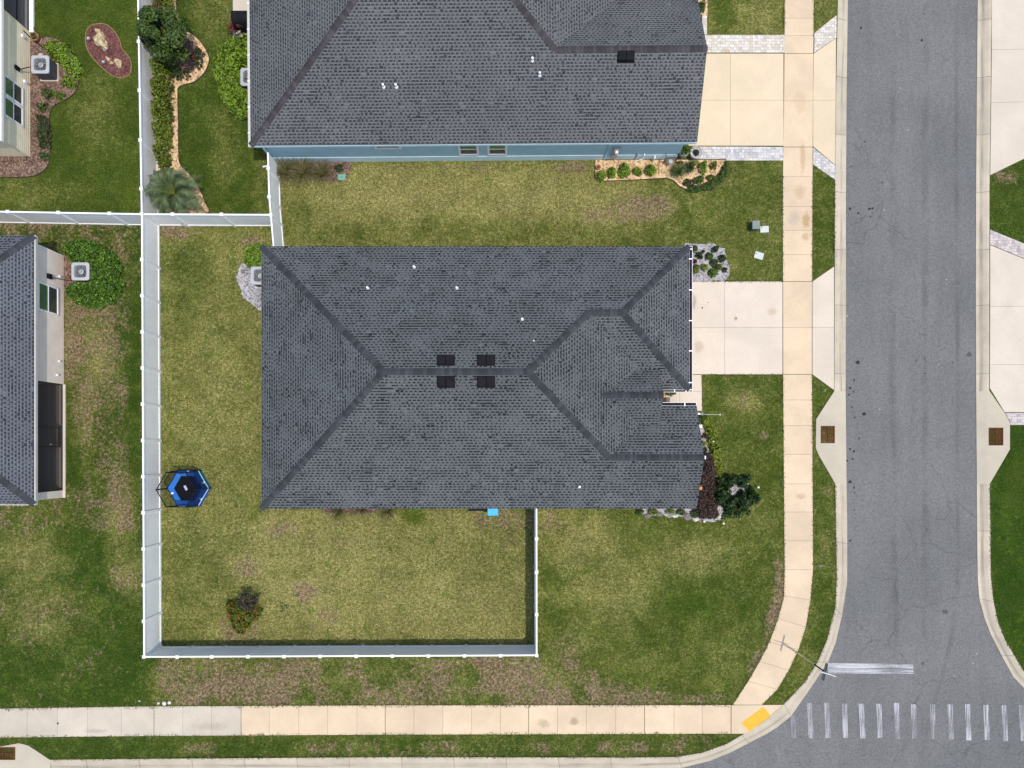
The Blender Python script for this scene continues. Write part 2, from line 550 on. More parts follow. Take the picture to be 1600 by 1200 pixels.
M['pit'] = plain('drain_pit', (0.012, 0.01, 0.01), .95, .05, .2)
M['yellow'] = plain('tactile_yellow', (0.78, 0.4, 0.025), .6, .3, .06, 4)
M['road_paint'] = m_paint('worn_road_paint', (0.46, 0.47, 0.49), (0.155, 0.158, 0.165), .47, (26, .55, 1))
M['stop_paint'] = m_paint('worn_stop_paint', (0.5, 0.51, 0.53), (0.15, 0.155, 0.165), .5, (0.4, 22, 1))
M['tar'] = plain('tar_spot', (0.03, 0.03, 0.035), .8, .2, .2)
M['rust_water'] = plain('rust_water_stain', (0.5, 0.29, 0.1), .85, .2, .15, 1.6)
M['bark'] = plain('bark', (0.11, 0.08, 0.055), .9, .1, .3, 12)
M['leaf_tree'] = m_leaf('leaf_dark_tree', (0.011, 0.03, 0.005), (0.078, 0.13, 0.017))
M['leaf_hedge'] = m_leaf('leaf_hedge', (0.03, 0.062, 0.006), (0.18, 0.22, 0.025))
M['leaf_bright'] = m_leaf('leaf_bright', (0.03, 0.075, 0.006), (0.24, 0.36, 0.03))
M['leaf_box'] = m_leaf('leaf_boxwood', (0.012, 0.045, 0.004), (0.1, 0.21, 0.02), (0.2, 0.28, 0.03), .12)
M['leaf_mid'] = m_leaf('leaf_mid', (0.022, 0.05, 0.01), (0.08, 0.13, 0.025))
M['leaf_deep'] = m_leaf('leaf_deep', (0.01, 0.026, 0.008), (0.035, 0.07, 0.015))
M['leaf_lime'] = m_leaf('leaf_lime', (0.05, 0.09, 0.008), (0.28, 0.33, 0.04))
M['leaf_purple'] = m_leaf('leaf_purple', (0.022, 0.012, 0.012), (0.1, 0.06, 0.045))
M['leaf_red'] = m_leaf('leaf_red', (0.06, 0.012, 0.016), (0.2, 0.05, 0.045))
M['leaf_croton'] = m_leaf('leaf_croton', (0.018, 0.045, 0.008), (0.17, 0.2, 0.02), (0.22, 0.06, 0.012), .15)
M['leaf_plum'] = m_leaf('leaf_plum', (0.014, 0.016, 0.012), (0.05, 0.045, 0.033), (0.1, 0.06, 0.045), .12)
M['leaf_juniper'] = m_leaf('leaf_juniper', (0.02, 0.035, 0.012), (0.07, 0.085, 0.03))
M['frond'] = m_leaf('palm_frond', (0.05, 0.085, 0.036), (0.19, 0.25, 0.13))
M['straw'] = m_leaf('straw_grass', (0.035, 0.042, 0.01), (0.12, 0.115, 0.035), (0.2, 0.16, 0.08), .15)
M['turf_blade'] = m_leaf('turf_blade', (0.03, 0.045, 0.01), (0.1, 0.12, 0.03), (0.2, 0.16, 0.08), .2)
M['pot_grey'] = plain('grey_pot', (0.42, 0.42, 0.43), .7, .3, .1)
M['pot_terra'] = plain('terracotta', (0.35, 0.15, 0.09), .8, .2, .15)
M['blue_pad'] = plain('blue_pad', (0.008, 0.13, 0.5), .5, .3, .12, 2)
M['net_blue'] = m_net('blue_net', (0.008, 0.02, 0.1), .72)
M['net_black'] = m_net('black_net', (0.015, 0.015, 0.02), .4)
M['mat_black'] = plain('jump_mat', (0.006, 0.007, 0.011), .8, .1, .2)
M['net_navy'] = plain('navy_foam', (0.008, 0.02, 0.09), .7, .2, .1)
M['foam_green'] = plain('green_foam', (0.25, 0.6, 0.35), .6, .3, .1)
M['foam_pale'] = plain('pale_foam', (0.4, 0.5, 0.68), .6, .3, .1)
M['cyan'] = plain('cyan_plastic', (0.0, 0.4, 0.85), .4, .4, .05)
M['driftwood'] = plain('driftwood', (0.5, 0.41, 0.25), .85, .2, .28, 7)
M['stone'] = plain('grey_stone', (0.2, 0.175, 0.18), .85, .2, .2, 8)
M['pale_stone'] = plain('pale_stone', (0.6, 0.58, 0.54), .85, .2, .12, 8)
M['box_green'] = plain('utility_green', (0.045, 0.09, 0.075), .6, .3, .1)
M['box_lid'] = plain('utility_grey_green', (0.19, 0.24, 0.22), .6, .3, .1)
M['lid_white'] = plain('pale_lid', (0.52, 0.58, 0.54), .6, .3, .06)
M['lid_green'] = plain('green_lid', (0.15, 0.36, 0.27), .6, .3, .1)
M['orange'] = plain('orange_wood', (0.6, 0.28, 0.09), .7, .2, .1)
M['mat_door'] = plain('door_mat', (0.26, 0.22, 0.2), .95, .1, .1, 20)
M['pole_tan'] = plain('tan_pole', (0.62, 0.53, 0.36), .6, .3, .1)
M['sign'] = plain('sign_back', (0.2, 0.24, 0.29), .5, .4, .1)
M['flag_green'] = plain('marker_flag', (0.6, 0.75, 0.65), .6, .3, .1)
M['gutter_grey'] = plain('grey_gutter', (0.5, 0.49, 0.45), .6, .3, .05)
M['edging'] = plain('bed_edging', (0.24, 0.19, 0.08), .8, .2, .2, 6)
M['edging_dark'] = plain('dark_edging', (0.06, 0.05, 0.04), .85, .2, .3, 6)

# ================================================================== GROUND
KW_BACK = [(1309, -1500), (1309, -100), (1309, 0), (1306, 150), (1304.5, 300), (1304, 450), (1303.5, 611), (1305, 755), (1306, 820), (1307.5, 900), (1305, 950), (1292, 1000), (1277, 1035), (1257, 1066), (1225, 1100), (1200, 1122), (1182, 1135), (1136, 1162), (1097, 1176), (1059, 1182.5), (980, 1183.5), (600, 1183), (300, 1185), (80, 1187), (0, 1188), (-1500, 1188)]
KW_IN = [(1327, -1500), (1327, -100), (1326, 0), (1324, 150), (1323, 300), (1323, 450), (1322.5, 611), (1324, 755), (1325, 820), (1325, 910), (1317, 962), (1307, 1005), (1295, 1035), (1267, 1077), (1237, 1120), (1216, 1137), (1200, 1147), (1142, 1177), (1110, 1190), (1066, 1201), (985, 1205), (600, 1205), (300, 1206), (80, 1208), (0, 1209), (-1500, 1209)]
KE_BACK = [(1549, -1500), (1549, -100), (1549, 0), (1547.5, 150), (1545.5, 300), (1545.5, 450), (1545, 611), (1546, 756), (1547, 830), (1547.5, 900), (1552, 940), (1559, 972), (1570, 1000), (1585, 1025), (1600, 1050), (1650, 1098), (1730, 1132), (1850, 1148), (3400, 1148)]
KE_IN = [(1530, -1500), (1530, -100), (1529.5, 0), (1528, 150), (1527, 300), (1526.5, 450), (1527, 611), (1528, 756), (1528.5, 830), (1529.5, 905), (1532, 936), (1540, 966), (1550, 992), (1567, 1025), (1585, 1058), (1640, 1116), (1722, 1152), (1846, 1170), (3400, 1170)]
corridor = WL(KW_BACK + [(-1500, 1440), (3400, 1440)] + KE_BACK[::-1])
corr = np.array(corridor)


def inside(pts, poly):
    x, y = pts[:, 0], pts[:, 1]
    c = np.zeros(len(pts), bool)
    j = len(poly) - 1
    for i in range(len(poly)):
        xi, yi = poly[i]; xj, yj = poly[j]
        if yi != yj:
            t = ((yi > y) != (yj > y)) & (x < (xj - xi) * (y - yi) / (yj - yi) + xi)
            c ^= t
        j = i
    return c


def closest(pts, poly, closed=True):
    """distance to the outline and the closest point on it"""
    best = np.full(len(pts), 1e9); cp = np.zeros_like(pts)
    n = len(poly)
    for i in range(n if closed else n - 1):
        a = np.asarray(poly[i], float); b = np.asarray(poly[(i + 1) % n], float)
        d = b - a; L = (d ** 2).sum()
        if L < 1e-12: continue
        t = np.clip(((pts - a) @ d) / L, 0, 1)
        q = a + t[:, None] * d
        e = np.hypot(*(pts - q).T)
        k = e < best
        best[k] = e[k]; cp[k] = q[k]
    return best, cp


# the far ground, one sheet out to the horizon, well below the lawns
far = MB().poly([(-600, -600, -.45), (600, -600, -.45), (600, 600, -.45), (-600, 600, -.45)])
m = NT('far_grass', .95, .1)
tag(far.build('ground', m.color(m.mix(m.step(m.noise(m.pos(), .06, 4), .35, .65), (.07, .1, .02), (.11, .12, .035)))), kind='structure')

# lawns: a fine sheet with a map of how dry, bare or lush the turf is
gs = 0.2
gx = np.arange(-40, 40.01, gs); gy = np.arange(-30, 36.01, gs)
nx_, ny_ = len(gx), len(gy)
X, Y = np.meshgrid(gx, gy)
P = np.stack([X.ravel(), Y.ravel()], 1)
ins = inside(P, corr)
dist, cp = closest(P, corr)
snap = ins & (dist < .3)
drop = ins & ~snap
P[snap] = cp[snap]
Zl = 0.010 * np.sin(P[:, 0] * 1.9 + 2 * np.sin(P[:, 1] * .8)) * np.cos(P[:, 1] * 1.5) - .004
PXs = P[:, 0] * FPX / CAM_H + NX; PYs = NY - P[:, 1] * FPX / CAM_H
dry = np.full(len(P), .25); bare = np.zeros(len(P)); lush = np.full(len(P), .3)


def area(x0, y0, x1, y1, d=None, b=None, l=None, soft=8):
    def sg(t): return 1 / (1 + np.exp(-np.clip(t / soft * 3, -30, 30)))
    w = sg(PXs - x0) * sg(x1 - PXs) * sg(PYs - y0) * sg(y1 - PYs)
    for a, v in ((dry, d), (bare, b), (lush, l)):
        if v is not None: a += (v - a) * w


def blob(cx, cy, rx, ry, d=None, b=None, l=None, rot=0):
    c, s = math.cos(R(rot)), math.sin(R(rot))
    u = ((PXs - cx) * c + (PYs - cy) * s) / rx; v = (-(PXs - cx) * s + (PYs - cy) * c) / ry
    w = np.exp(-(u * u + v * v) ** 1.5 * .8)
    for a, x in ((dry, d), (bare, b), (lush, l)):
        if x is not None: a += (x - a) * w


# back yard inside the fence
area(-400, -900, 218, 332, d=.06, b=.0, l=.62)
area(228, -900, 395, 335, d=.12, b=.0, l=.72)
blob(150, 180, 40, 60, d=.35, l=.4); blob(60, 300, 80, 25, d=.3, l=.4); blob(340, 20, 40, 40, d=.4, l=.35); blob(350, 230, 25, 60, d=.3, l=.45)
area(-400, 340, 238, 1105, d=.18, b=.46, l=.75)
area(-400, 830, 238, 1106, d=.12, b=.2, l=.9)
blob(60, 960, 70, 45, d=.45, b=.4, l=.4); blob(40, 870, 50, 40, d=.6, b=.3, l=.3); blob(200, 890, 30, 40, d=.5, b=.45, l=.4); blob(150, 1030, 60, 40, b=.3)
blob(150, 560, 30, 70, d=.6, b=.62, l=.3); blob(110, 540, 22, 60, d=.5, b=.75, l=.2); blob(125, 480, 40, 20, d=.5, b=.7, l=.2); blob(190, 420, 25, 40, b=.5)
blob(115, 680, 14, 90, d=.1, b=.1, l=.9); blob(212, 600, 10, 200, d=.1, b=.12, l=.85); blob(160, 640, 30, 40, b=.4); blob(130, 640, 20, 60, d=.5, b=.6, l=.3)
blob(190, 800, 25, 50, d=.6, b=.6, l=.3); blob(60, 800, 70, 25, b=.45, l=.4); blob(30, 350, 80, 14, b=.65)
area(238, 350, 430, 1002, d=.52, b=.05, l=.12)
blob(285, 420, 40, 70, d=.35, l=.5); blob(270, 560, 25, 80, d=.5, l=.3); blob(330, 640, 70, 90, d=.62, b=.1); blob(320, 870, 55, 60, d=.5, l=.35); blob(275, 920, 30, 90, d=.45, l=.4)
blob(270, 360, 50, 18, d=.5, b=.6); blob(395, 375, 30, 10, b=.8); blob(310, 345, 60, 12, b=.5)
area(410, 795, 838, 1004, d=.76, b=.16, l=.0)
blob(385, 885, 30, 22, d=1, b=.6); blob(475, 925, 26, 18, d=1.1, b=.75); blob(505, 965, 16, 18, d=1.1, b=.6); blob(430, 830, 40, 18, d=.9, b=.45); blob(520, 850, 80, 22, d=.75, b=.35)
blob(660, 860, 60, 40, d=.65, l=.35); blob(800, 830, 40, 50, d=.55, b=.5, l=.4); blob(780, 900, 50, 60, d=.55, b=.3, l=.45); blob(680, 940, 120, 40, d=.8, b=.32)
blob(375, 985, 45, 22, d=.8, b=.6); blob(645, 808, 18, 12, d=0, l=.4, b=0); blob(780, 812, 60, 14, b=.6)
# north side yard
area(436, 250, 1228, 386, d=.72, b=.1, l=.0)
area(1010, 245, 1228, 440, d=.3, b=.05, l=.4)
area(440, 345, 1080, 386, d=.42, b=.05, l=.35, soft=14)
blob(620, 300, 130, 30, d=.95, b=.22); blob(800, 300, 110, 30, d=.9, b=.25); blob(1010, 320, 45, 22, d=.9, b=.8); blob(940, 335, 50, 16, d=.9, b=.6); blob(890, 262, 40, 10, b=.8); blob(700, 262, 120, 8, b=.5)
blob(980, 335, 60, 12, b=.6); blob(1190, 350, 22, 14, b=.35); blob(1120, 400, 50, 30, d=.45, l=.25); blob(460, 330, 30, 40, d=.5, l=.3); blob(1100, 300, 90, 25, d=.35, l=.45)
area(1100, -300, 1226, 56, d=.45, b=.0, l=.1); blob(1180, 30, 30, 18, d=.7, b=.1, l=.0); blob(1130, 20, 20, 30, d=.1, l=.5)
# front lawn and corner
area(840, 586, 1228, 1102, d=.25, b=.08, l=.42)
area(1098, 586, 1226, 800, d=.22, b=.04, l=.55)
blob(905, 840, 60, 40, d=.7, b=.3, l=.1); blob(960, 920, 70, 60, d=.55, b=.15, l=.2); blob(1080, 870, 60, 30, d=.6, b=.1, l=.2); blob(1085, 950, 70, 40, d=.1, l=.7); blob(1165, 940, 35, 60, d=.2, l=.6)
blob(1165, 625, 30, 20, d=.6, b=.25); blob(1190, 680, 14, 10, b=.6); blob(1100, 1010, 90, 40, d=.25, l=.55); blob(1150, 790, 40, 25, d=.5)
blob(860, 815, 25, 20, d=.7, b=.5); blob(890, 1010, 40, 20, d=.5, b=.3); blob(1218, 920, 9, 60, b=.75); blob(1206, 965, 10, 50, b=.75, rot=15); blob(1175, 1040, 9, 40, b=.6, rot=30)
# strip between fence and walk: thin and brown
area(244, 1026, 900, 1106, d=.35, b=.6, l=.5, soft=10)
blob(460, 1050, 40, 25, b=.75, l=.2); blob(360, 1075, 70, 18, b=.78); blob(450, 1090, 60, 12, b=.75); blob(565, 1065, 45, 16, b=.72); blob(520, 1050, 14, 20, b=.1, l=.9); blob(545, 1072, 14, 12, b=.05, l=.9); blob(475, 1095, 14, 9, b=0, l=.9)
blob(610, 1050, 40, 25, b=.25, l=.7); blob(770, 1060, 40, 40, b=.78, l=.2); blob(735, 1060, 12, 16, b=.05, l=.9); blob(750, 1092, 40, 9, b=.1, l=.9); blob(850, 1070, 60, 30, d=.5, b=.8, l=.1); blob(900, 1060, 60, 30, b=.5); blob(300, 1040, 50, 14, b=.6)
blob(960, 1085, 60, 20, d=.2, b=.72, l=.3); blob(1010, 1090, 40, 12, b=.7); blob(1080, 1092, 60, 9, b=.6); blob(905, 1080, 10, 10, b=0, l=.8)
# verges
area(-400, 1152, 1180, 1190, d=.2, b=.25, l=.75, soft=5)
area(-400, 1152, 250, 1190, d=.15, b=.05, l=.85, soft=5)
for cx in (310, 505, 565, 690, 950, 1000, 1060, 845): blob(cx, 1167, 26, 10, b=.6, l=.3)
blob(640, 1178, 90, 8, b=.5); blob(1090, 1155, 40, 8, b=.5)
area(1270, 250, 1306, 440, d=.25, b=.08, l=.5, soft=5); blob(1285, 262, 16, 18, b=.6)
area(1270, 586, 1308, 1110, d=.2, b=.05, l=.62, soft=5); blob(1292, 768, 12, 9, d=.6, b=.5); blob(1290, 860, 9, 30, d=.4)
area(1270, -300, 1308, 60, d=.4, b=0, l=.2, soft=5)
area(1545, 240, 2200, 390, d=.12, b=.1, l=.8, soft=5); blob(1570, 275, 25, 18, b=.65)
area(1545, 655, 2200, 1150, d=.0, b=.0, l=1.0, soft=5); blob(1590, 760, 20, 40, l=.75)
idx = np.arange(nx_ * ny_).reshape(ny_, nx_)
F = np.stack([idx[:-1, :-1], idx[:-1, 1:], idx[1:, 1:], idx[1:, :-1]], -1).reshape(-1, 4)
F = F[~drop[F].any(1)]
used = np.unique(F); remap = np.full(nx_ * ny_, -1); remap[used] = np.arange(len(used))
V = np.column_stack([P, Zl])[used]
lawn = np_mesh('lawn', V, remap[F], M['lawn'], smooth=True)
for nm, arr in (('dry', dry), ('bare', bare), ('lush', lush)):
    a = lawn.data.attributes.new(nm, 'FLOAT', 'POINT'); a.data.foreach_set('value', arr[used].astype(np.float32))
tag(lawn, kind='structure')

# roads
road = MB().poly([(x, y, -.115) for x, y in corridor])
tag(road.build('road', M['asphalt']), kind='structure')


# kerbs: rolled concrete strips poured in lengths
def resample(pl, step=None, n=None):
    pl = np.array(pl, float)
    d = np.r_[0, np.cumsum(np.hypot(*np.diff(pl, axis=0).T))]
    n = n or max(2, int(d[-1] / step) + 1)
    s = np.linspace(0, d[-1], n)
    return np.column_stack([np.interp(s, d, pl[:, 0]), np.interp(s, d, pl[:, 1])]), d[-1]


PROF = [(0, -.4), (0, .022), (.2, .018), (.48, -.04), (.68, -.098), (.8, -.1), (1.0, -.088), (1.0, -.4)]


def kerb(name, back, front, joint=2.75, phase=.4):
    mb = MB(); mb.uv = []
    # match the two edges point by point
    nseg = []
    tt = [0.0]
    for i in range(len(back) - 1):
        L = math.hypot(back[i + 1][0] - back[i][0], back[i + 1][1] - back[i][1])
        k = max(1, int(L / .9)); nseg.append(k)
    B, Fr = [], []
    for i, k in enumerate(nseg):
        for j in range(k):
            t = j / k
            B.append((back[i][0] + (back[i + 1][0] - back[i][0]) * t, back[i][1] + (back[i + 1][1] - back[i][1]) * t))
            Fr.append((front[i][0] + (front[i + 1][0] - front[i][0]) * t, front[i][1] + (front[i + 1][1] - front[i][1]) * t))
    B.append(back[-1]); Fr.append(front[-1])
    s = 0
    nxt = phase
    ring0 = None
    for i in range(len(B)):
        if i: s += math.hypot(B[i][0] - B[i - 1][0], B[i][1] - B[i - 1][1])
        ring = [(B[i][0] + (Fr[i][0] - B[i][0]) * t, B[i][1] + (Fr[i][1] - B[i][1]) * t, z) for t, z in PROF]
        if i:
            a, b = ring0, ring
            cut = s >= nxt
            if cut:
                nxt = s + joint
                L = max(.05, math.hypot(ring[1][0] - ring0[1][0], ring[1][1] - ring0[1][1]))
                g = min(.4, .016 / L)
                b = [tuple(q + (p - q) * g for p, q in zip(u, w)) for u, w in zip(ring0, ring)]
            n0 = len(mb.v)
            if start: mb.v += a; cur = n0
            else: cur = last
            base = len(mb.v); mb.v += b
            for k in range(len(PROF) - 1):
                mb.f.append((cur + k, cur + k + 1, base + k + 1, base + k)[::-1])
                v0, v1 = PROF[k][0], PROF[k + 1][0]
                mb.uv.append([(s0, v0), (s0, v1), (s, v1), (s, v0)][::-1])
            last = base; start = cut
        else:
            start = True; last = 0
        ring0 = ring; s0 = s
    tag(mb.build(name, M['kerb']), kind='structure')


def cut(pl, a, b):
    return pl[a:b]


kerb('kerb', WL(KW_BACK[0:7]), WL(KW_IN[0:7]))
kerb('kerb', WL(KW_BACK[7:]), WL(KW_IN[7:]), phase=2.3)
kerb('kerb', WL(KE_BACK[0:7]), WL(KE_IN[0:7]))
kerb('kerb', WL(KE_BACK[7:]), WL(KE_IN[7:]), phase=1.8)
kerb('kerb', WL([(-1500, 1440), (3400, 1440)]), WL([(-1500, 1419), (3400, 1419)]))


# slabs: concrete laid in bays with open joints
def bays(name, pairs, m, z=.028, gap=.012, wide=()):
    mb = MB()
    for i in range(len(pairs) - 1):
        (l0, r0), (l1, r1) = pairs[i], pairs[i + 1]
        L0, R0, L1, R1 = [Vector(W(*p)) for p in (l0, r0, l1, r1)]
        g0 = (.03 if i in wide else gap) / 2; g1 = (.03 if i + 1 in wide else gap) / 2
        n = max((L1 - L0).length, .1); n2 = max((R1 - R0).length, .1)
        a = L0.lerp(L1, g0 / n); d = L0.lerp(L1, 1 - g1 / n); b = R0.lerp(R1, g0 / n2); c = R0.lerp(R1, 1 - g1 / n2)
        dz = random.uniform(-.002, .002)
        mb.prism([tuple(a), tuple(b), tuple(c), tuple(d)], -.12, z + dz)
    return tag(mb.build(name, m), kind='structure')


ys = [-1500, -800, -400, -200, -105, -60, -15, 29, 56, 84, 158, 230, 276, 323, 360, 398, 440, 512, 585, 625, 665, 710, 756, 800, 845, 890]


def lx(y): return float(np.interp(y, [-1500, 0, 140, 300, 600, 800, 900], [1226, 1226, 1225, 1223, 1223.5, 1225, 1226]))
def rx(y): return float(np.interp(y, [-1500, 0, 140, 300, 560, 700, 890], [1271, 1271, 1270, 1269, 1268, 1269, 1270]))


prs = [((lx(y), y), (rx(y), y)) for y in ys]
prs += [((1225, 931), (1266, 937)), ((1216, 966), (1258.5, 980)), ((1202, 1003), (1247, 1015)), ((1187, 1033), (1232, 1047)), ((1169, 1064), (1214, 1077)), ((1145, 1101), (1190, 1101))]
bays('sidewalk', prs, M['walk'], wide=(9, 11, 16, 18))
# grey walk to the west, newer warm bays to the east
xs = [-1500, -700, -300, -150, -48, -3, 43, 90, 137, 190, 241, 286, 331, 377]
def ty(x): return float(np.interp(x, [-1500, 0, 240, 600, 1142], [1109, 1107, 1103.5, 1102, 1101.5]))
def by(x): return float(np.interp(x, [-1500, 0, 240, 600, 1142], [1154, 1152, 1149.5, 1147.5, 1146]))
bays('sidewalk', [((x, ty(x)), (x, by(x))) for x in xs], M['walk_grey'], wide=(10, 13))
xs = [377, 421, 467, 512, 558, 602, 647, 692, 737, 782, 826, 871, 916, 962, 1007, 1053, 1097, 1142]
bays('sidewalk', [((x, ty(x)), (x, by(x))) for x in xs], M['walk'], wide=(0, 5, 10, 14, 17))
ramp = MB().prism(WL([(1142.6, 1101.7), (1223, 1101.2), (1199, 1122), (1181, 1135), (1164, 1146), (1142.6, 1146)]), -.12, .03)
tag(ramp.build('sidewalk', M['walk']), kind='structure')


def slabs(name, polys, m, z=.028, shrink=.006):
    mb = MB()
    for pl in polys:
        pts = WL(pl)
        c = Vector((sum(p[0] for p in pts) / len(pts), sum(p[1] for p in pts) / len(pts)))
        out = []
        for p in pts:
            d = c - Vector(p)
            out.append((p[0] + math.copysign(min(shrink * 1.0, abs(d.x)), d.x), p[1] + math.copysign(min(shrink, abs(d.y)), d.y)))
        mb.prism(out, -.12, z)
    return tag(mb.build(name, m), kind='structure')


slabs('driveway', [[(1040, 440), (1132, 440), (1132, 512), (1040, 512)], [(1132, 440), (1222.5, 440), (1222.5, 512), (1132, 512)], [(1040, 512), (1132, 512), (1132, 585), (1040, 585)], [(1132, 512), (1222.5, 512), (1222.5, 585), (1132, 585)],
                   [(1269, 440), (1303, 416.5), (1303, 512), (1269, 512)], [(1269, 512), (1303, 512), (1303, 609.5), (1269, 585)]], M['drive'])
slabs('driveway', [[(1050, 84), (1141, 84), (1141, 157), (1050, 157)], [(1141, 84), (1224, 84), (1224, 157), (1141, 157)], [(1050, 157), (1141, 157), (1141, 228), (1050, 228)], [(1141, 157), (1224, 157), (1224, 228), (1141, 228)],
                   [(1271, 84), (1306, 60), (1305.5, 157), (1270, 157)], [(1270, 157), (1305.5, 157), (1304.5, 258), (1270, 229)]], M['drive_north'])
slabs('driveway', [[(1549, -90), (1750, -90), (1750, -8), (1549, -8)], [(1549, -8), (1750, -8), (1750, 75), (1549, 78)], [(1549, 78), (1750, 75), (1750, 155), (1548, 161)], [(1548, 161), (1750, 155), (1750, 175), (1546.5, 274)]], M['drive_east'])
slabs('driveway', [[(1546.5, 383), (1600, 405), (1750, 405), (1750, 478), (1546.5, 479)], [(1546.5, 479), (1750, 478), (1750, 569), (1546, 570)], [(1546, 570), (1750, 569), (1750, 644), (1569, 644), (1546, 606)]], M['drive_east'])
slabs('entry_path', [[(1040, 585.7), (1096, 585.7), (1096.5, 612), (1040, 612)], [(985, 612), (1062, 612), (1062, 640), (985, 640)], [(1062, 612), (1096.5, 612), (1097, 642), (1062, 642)]], M['drive'])
slabs('paver_band', [[(1100, 55), (1225.5, 55), (1225.5, 82.5), (1100, 82.5)], [(1272, 52), (1307, 24), (1306.5, 59), (1272, 82.5)]], M['paver_cream'], shrink=.002)
slabs('paver_band', [[(1082, 229), (1223.5, 230), (1223.5, 251), (1082, 251)], [(1270.5, 231), (1304.5, 259), (1304.5, 281), (1270, 257)]], M['paver'], shrink=.002)
slabs('paver_band', [[(1097, -60), (1104.5, -60), (1104.5, 54), (1097, 54)]], M['paver_cream'], shrink=.002)
slabs('paver_band', [[(1546.5, 359), (1600, 381), (1750, 381), (1750, 404), (1600, 404), (1546.5, 382)]], M['paver_pink'], shrink=.002)
slabs('paver_band', [[(1569.5, 645), (1750, 645), (1750, 664), (1578, 664), (1578, 659)]], M['paver_pink'], shrink=.002)
slabs('patio', [[(364, -90), (420, -90), (420, 62), (364, 62)]], M['drive_east'])


# road paint, 4 mm sheets
def sheet(name, pts, m, z):
    mb = MB().poly([(x, y, z) for x, y in pts])
    return tag(mb.build(name, m), kind='structure')


ZR = -.111
for a, b in (((160, 872), (167, 1020)), ((265, 797), (275, 1020)), ((372, 797), (382, 1018)), ((484, 802), (490, 1018)), ((590, 803), (600, 1020)), ((700, 803), (708, 1018)), ((810, 798), (818, 1025)), ((917, 807), (924, 1020)), ((1036, 807), (1040, 1025)), ((1146, 807), (1155, 1028)), ((1256, 806), (1265, 1033)), ((1370, 810), (1380, 1030)), ((1485, 812), (1495, 1037)), ((1595, 812), (1605, 1037)), ((1705, 814), (1715, 1039)), ((1815, 816), (1825, 1040))):
    q = [W(1200 + x / 4, 900 + y / 4) for x, y in ((a[0] - 16, a[1]), (a[0] + 16, a[1]), (b[0] + 16, b[1]), (b[0] - 16, b[1]))]
    sheet('crosswalk_stripe', q, M['road_paint'], ZR)
for y0, y1 in ((1037, 1045.2), (1045.8, 1053)):
    sheet('stop_line', WL([(1295, y0), (1429, y0 + 2), (1429, y1 + 1), (1295, y1)]), M['stop_paint'], ZR)

# tar spots and an oil stain on the asphalt, one sheet
st = MB()
spots = [(1330, 325, 4.5), (1343, 332, 4), (1360, 325, 4.5), (1365, 325, 5), (1362, 337, 3), (1342, 566, 7), (1336, 594, 3.5), (1330, 606, 4), (1335, 612, 3), (1328, 617, 3), (1352, 647, 6.5), (1337, 652, 3), (1330, 702, 4), (1336, 705, 4), (1325, 720, 4), (1334, 717, 3.5), (1330, 753, 6), (1336, 762, 4), (1337, 770, 2.5), (1330, 845, 4), (1337, 797, 2.5), (1347, 42, 4), (1442, 61, 4.5), (1380, 284, 3), (1353, 220, 3), (1333, 636, 3), (1344, 685, 3)]
for x, y, d in spots:
    n = 9; r0 = d / 2 / 29.6 * .95
    c = W(x, y)
    st.poly([(c[0] + r0 * random.uniform(.6, 1.3) * math.cos(k * 2 * math.pi / n), c[1] + r0 * random.uniform(.6, 1.3) * math.sin(k * 2 * math.pi / n), ZR + .002) for k in range(n)])
tag(st.build('road_stain', M['tar']), kind='structure')
stn = NT('oil_stain', .8, .2)
st = MB()
for x, y, w, h in ((1516, 554, 9, 9), (1479, 957, 13, 7), (1434, 563, 5, 4), (1447, 560, 4, 4), (1491, 566, 4, 4), (1447, 583, 4, 4), (1444, 1038, 6, 6)):
    c = W(x, y)
    n = 11
    st.poly([(c[0] + w / 59 * random.uniform(.55, 1.15) * math.cos(k * 2 * math.pi / n), c[1] + h / 59 * random.uniform(.55, 1.15) * math.sin(k * 2 * math.pi / n), ZR + .002) for k in range(n)])
tag(st.build('road_stain', stn.color((.085, .086, .095))), kind='structure')
# the faint tan wheel track worn along the east lane and round the corner
t = NT('wheel_track', .9, .15)
sep = t.node('ShaderNodeSeparateXYZ'); t.nt.links.new(t.uv(), sep.inputs[0])
ed = t.math('MULTIPLY', sep.outputs[0], t.math('SUBTRACT', 1, sep.outputs[0]))
t.b.inputs['Base Color'].default_value = (.115, .098, .085, 1)
t.put(t.b.inputs['Alpha'], t.math('MULTIPLY', t.math('MULTIPLY', ed, 4), t.step(t.noise(t.scaled(t.pos(), (1, .35, 1)), 1.2, 4, .65), .35, .7, .0, .2)))
for k_, (pl_, w_) in enumerate((([(1497, -100), (1497, 300), (1499, 600), (1499, 850), (1497, 930), (1488, 1000), (1474, 1060), (1456, 1120), (1438, 1200)], 4.5), ([(1398, 100), (1396, 500), (1398, 760), (1400, 900), (1402, 1010)], 7), ([(1449, 0), (1447, 400), (1448, 800), (1446, 1000)], 7))):
    mb = MB(); mb.uv = []
    for a_, b_ in zip(pl_[:-1], pl_[1:]):
        q_ = WL([(a_[0] - w_, a_[1]), (a_[0] + w_, a_[1]), (b_[0] + w_, b_[1]), (b_[0] - w_, b_[1])])
        mb.poly([(x, y, ZR - .001) for x, y in q_][::-1]); mb.uv.append([(0, 1), (1, 1), (1, 0), (0, 0)])
    tag(mb.build('road_stain', t.m), kind='structure')
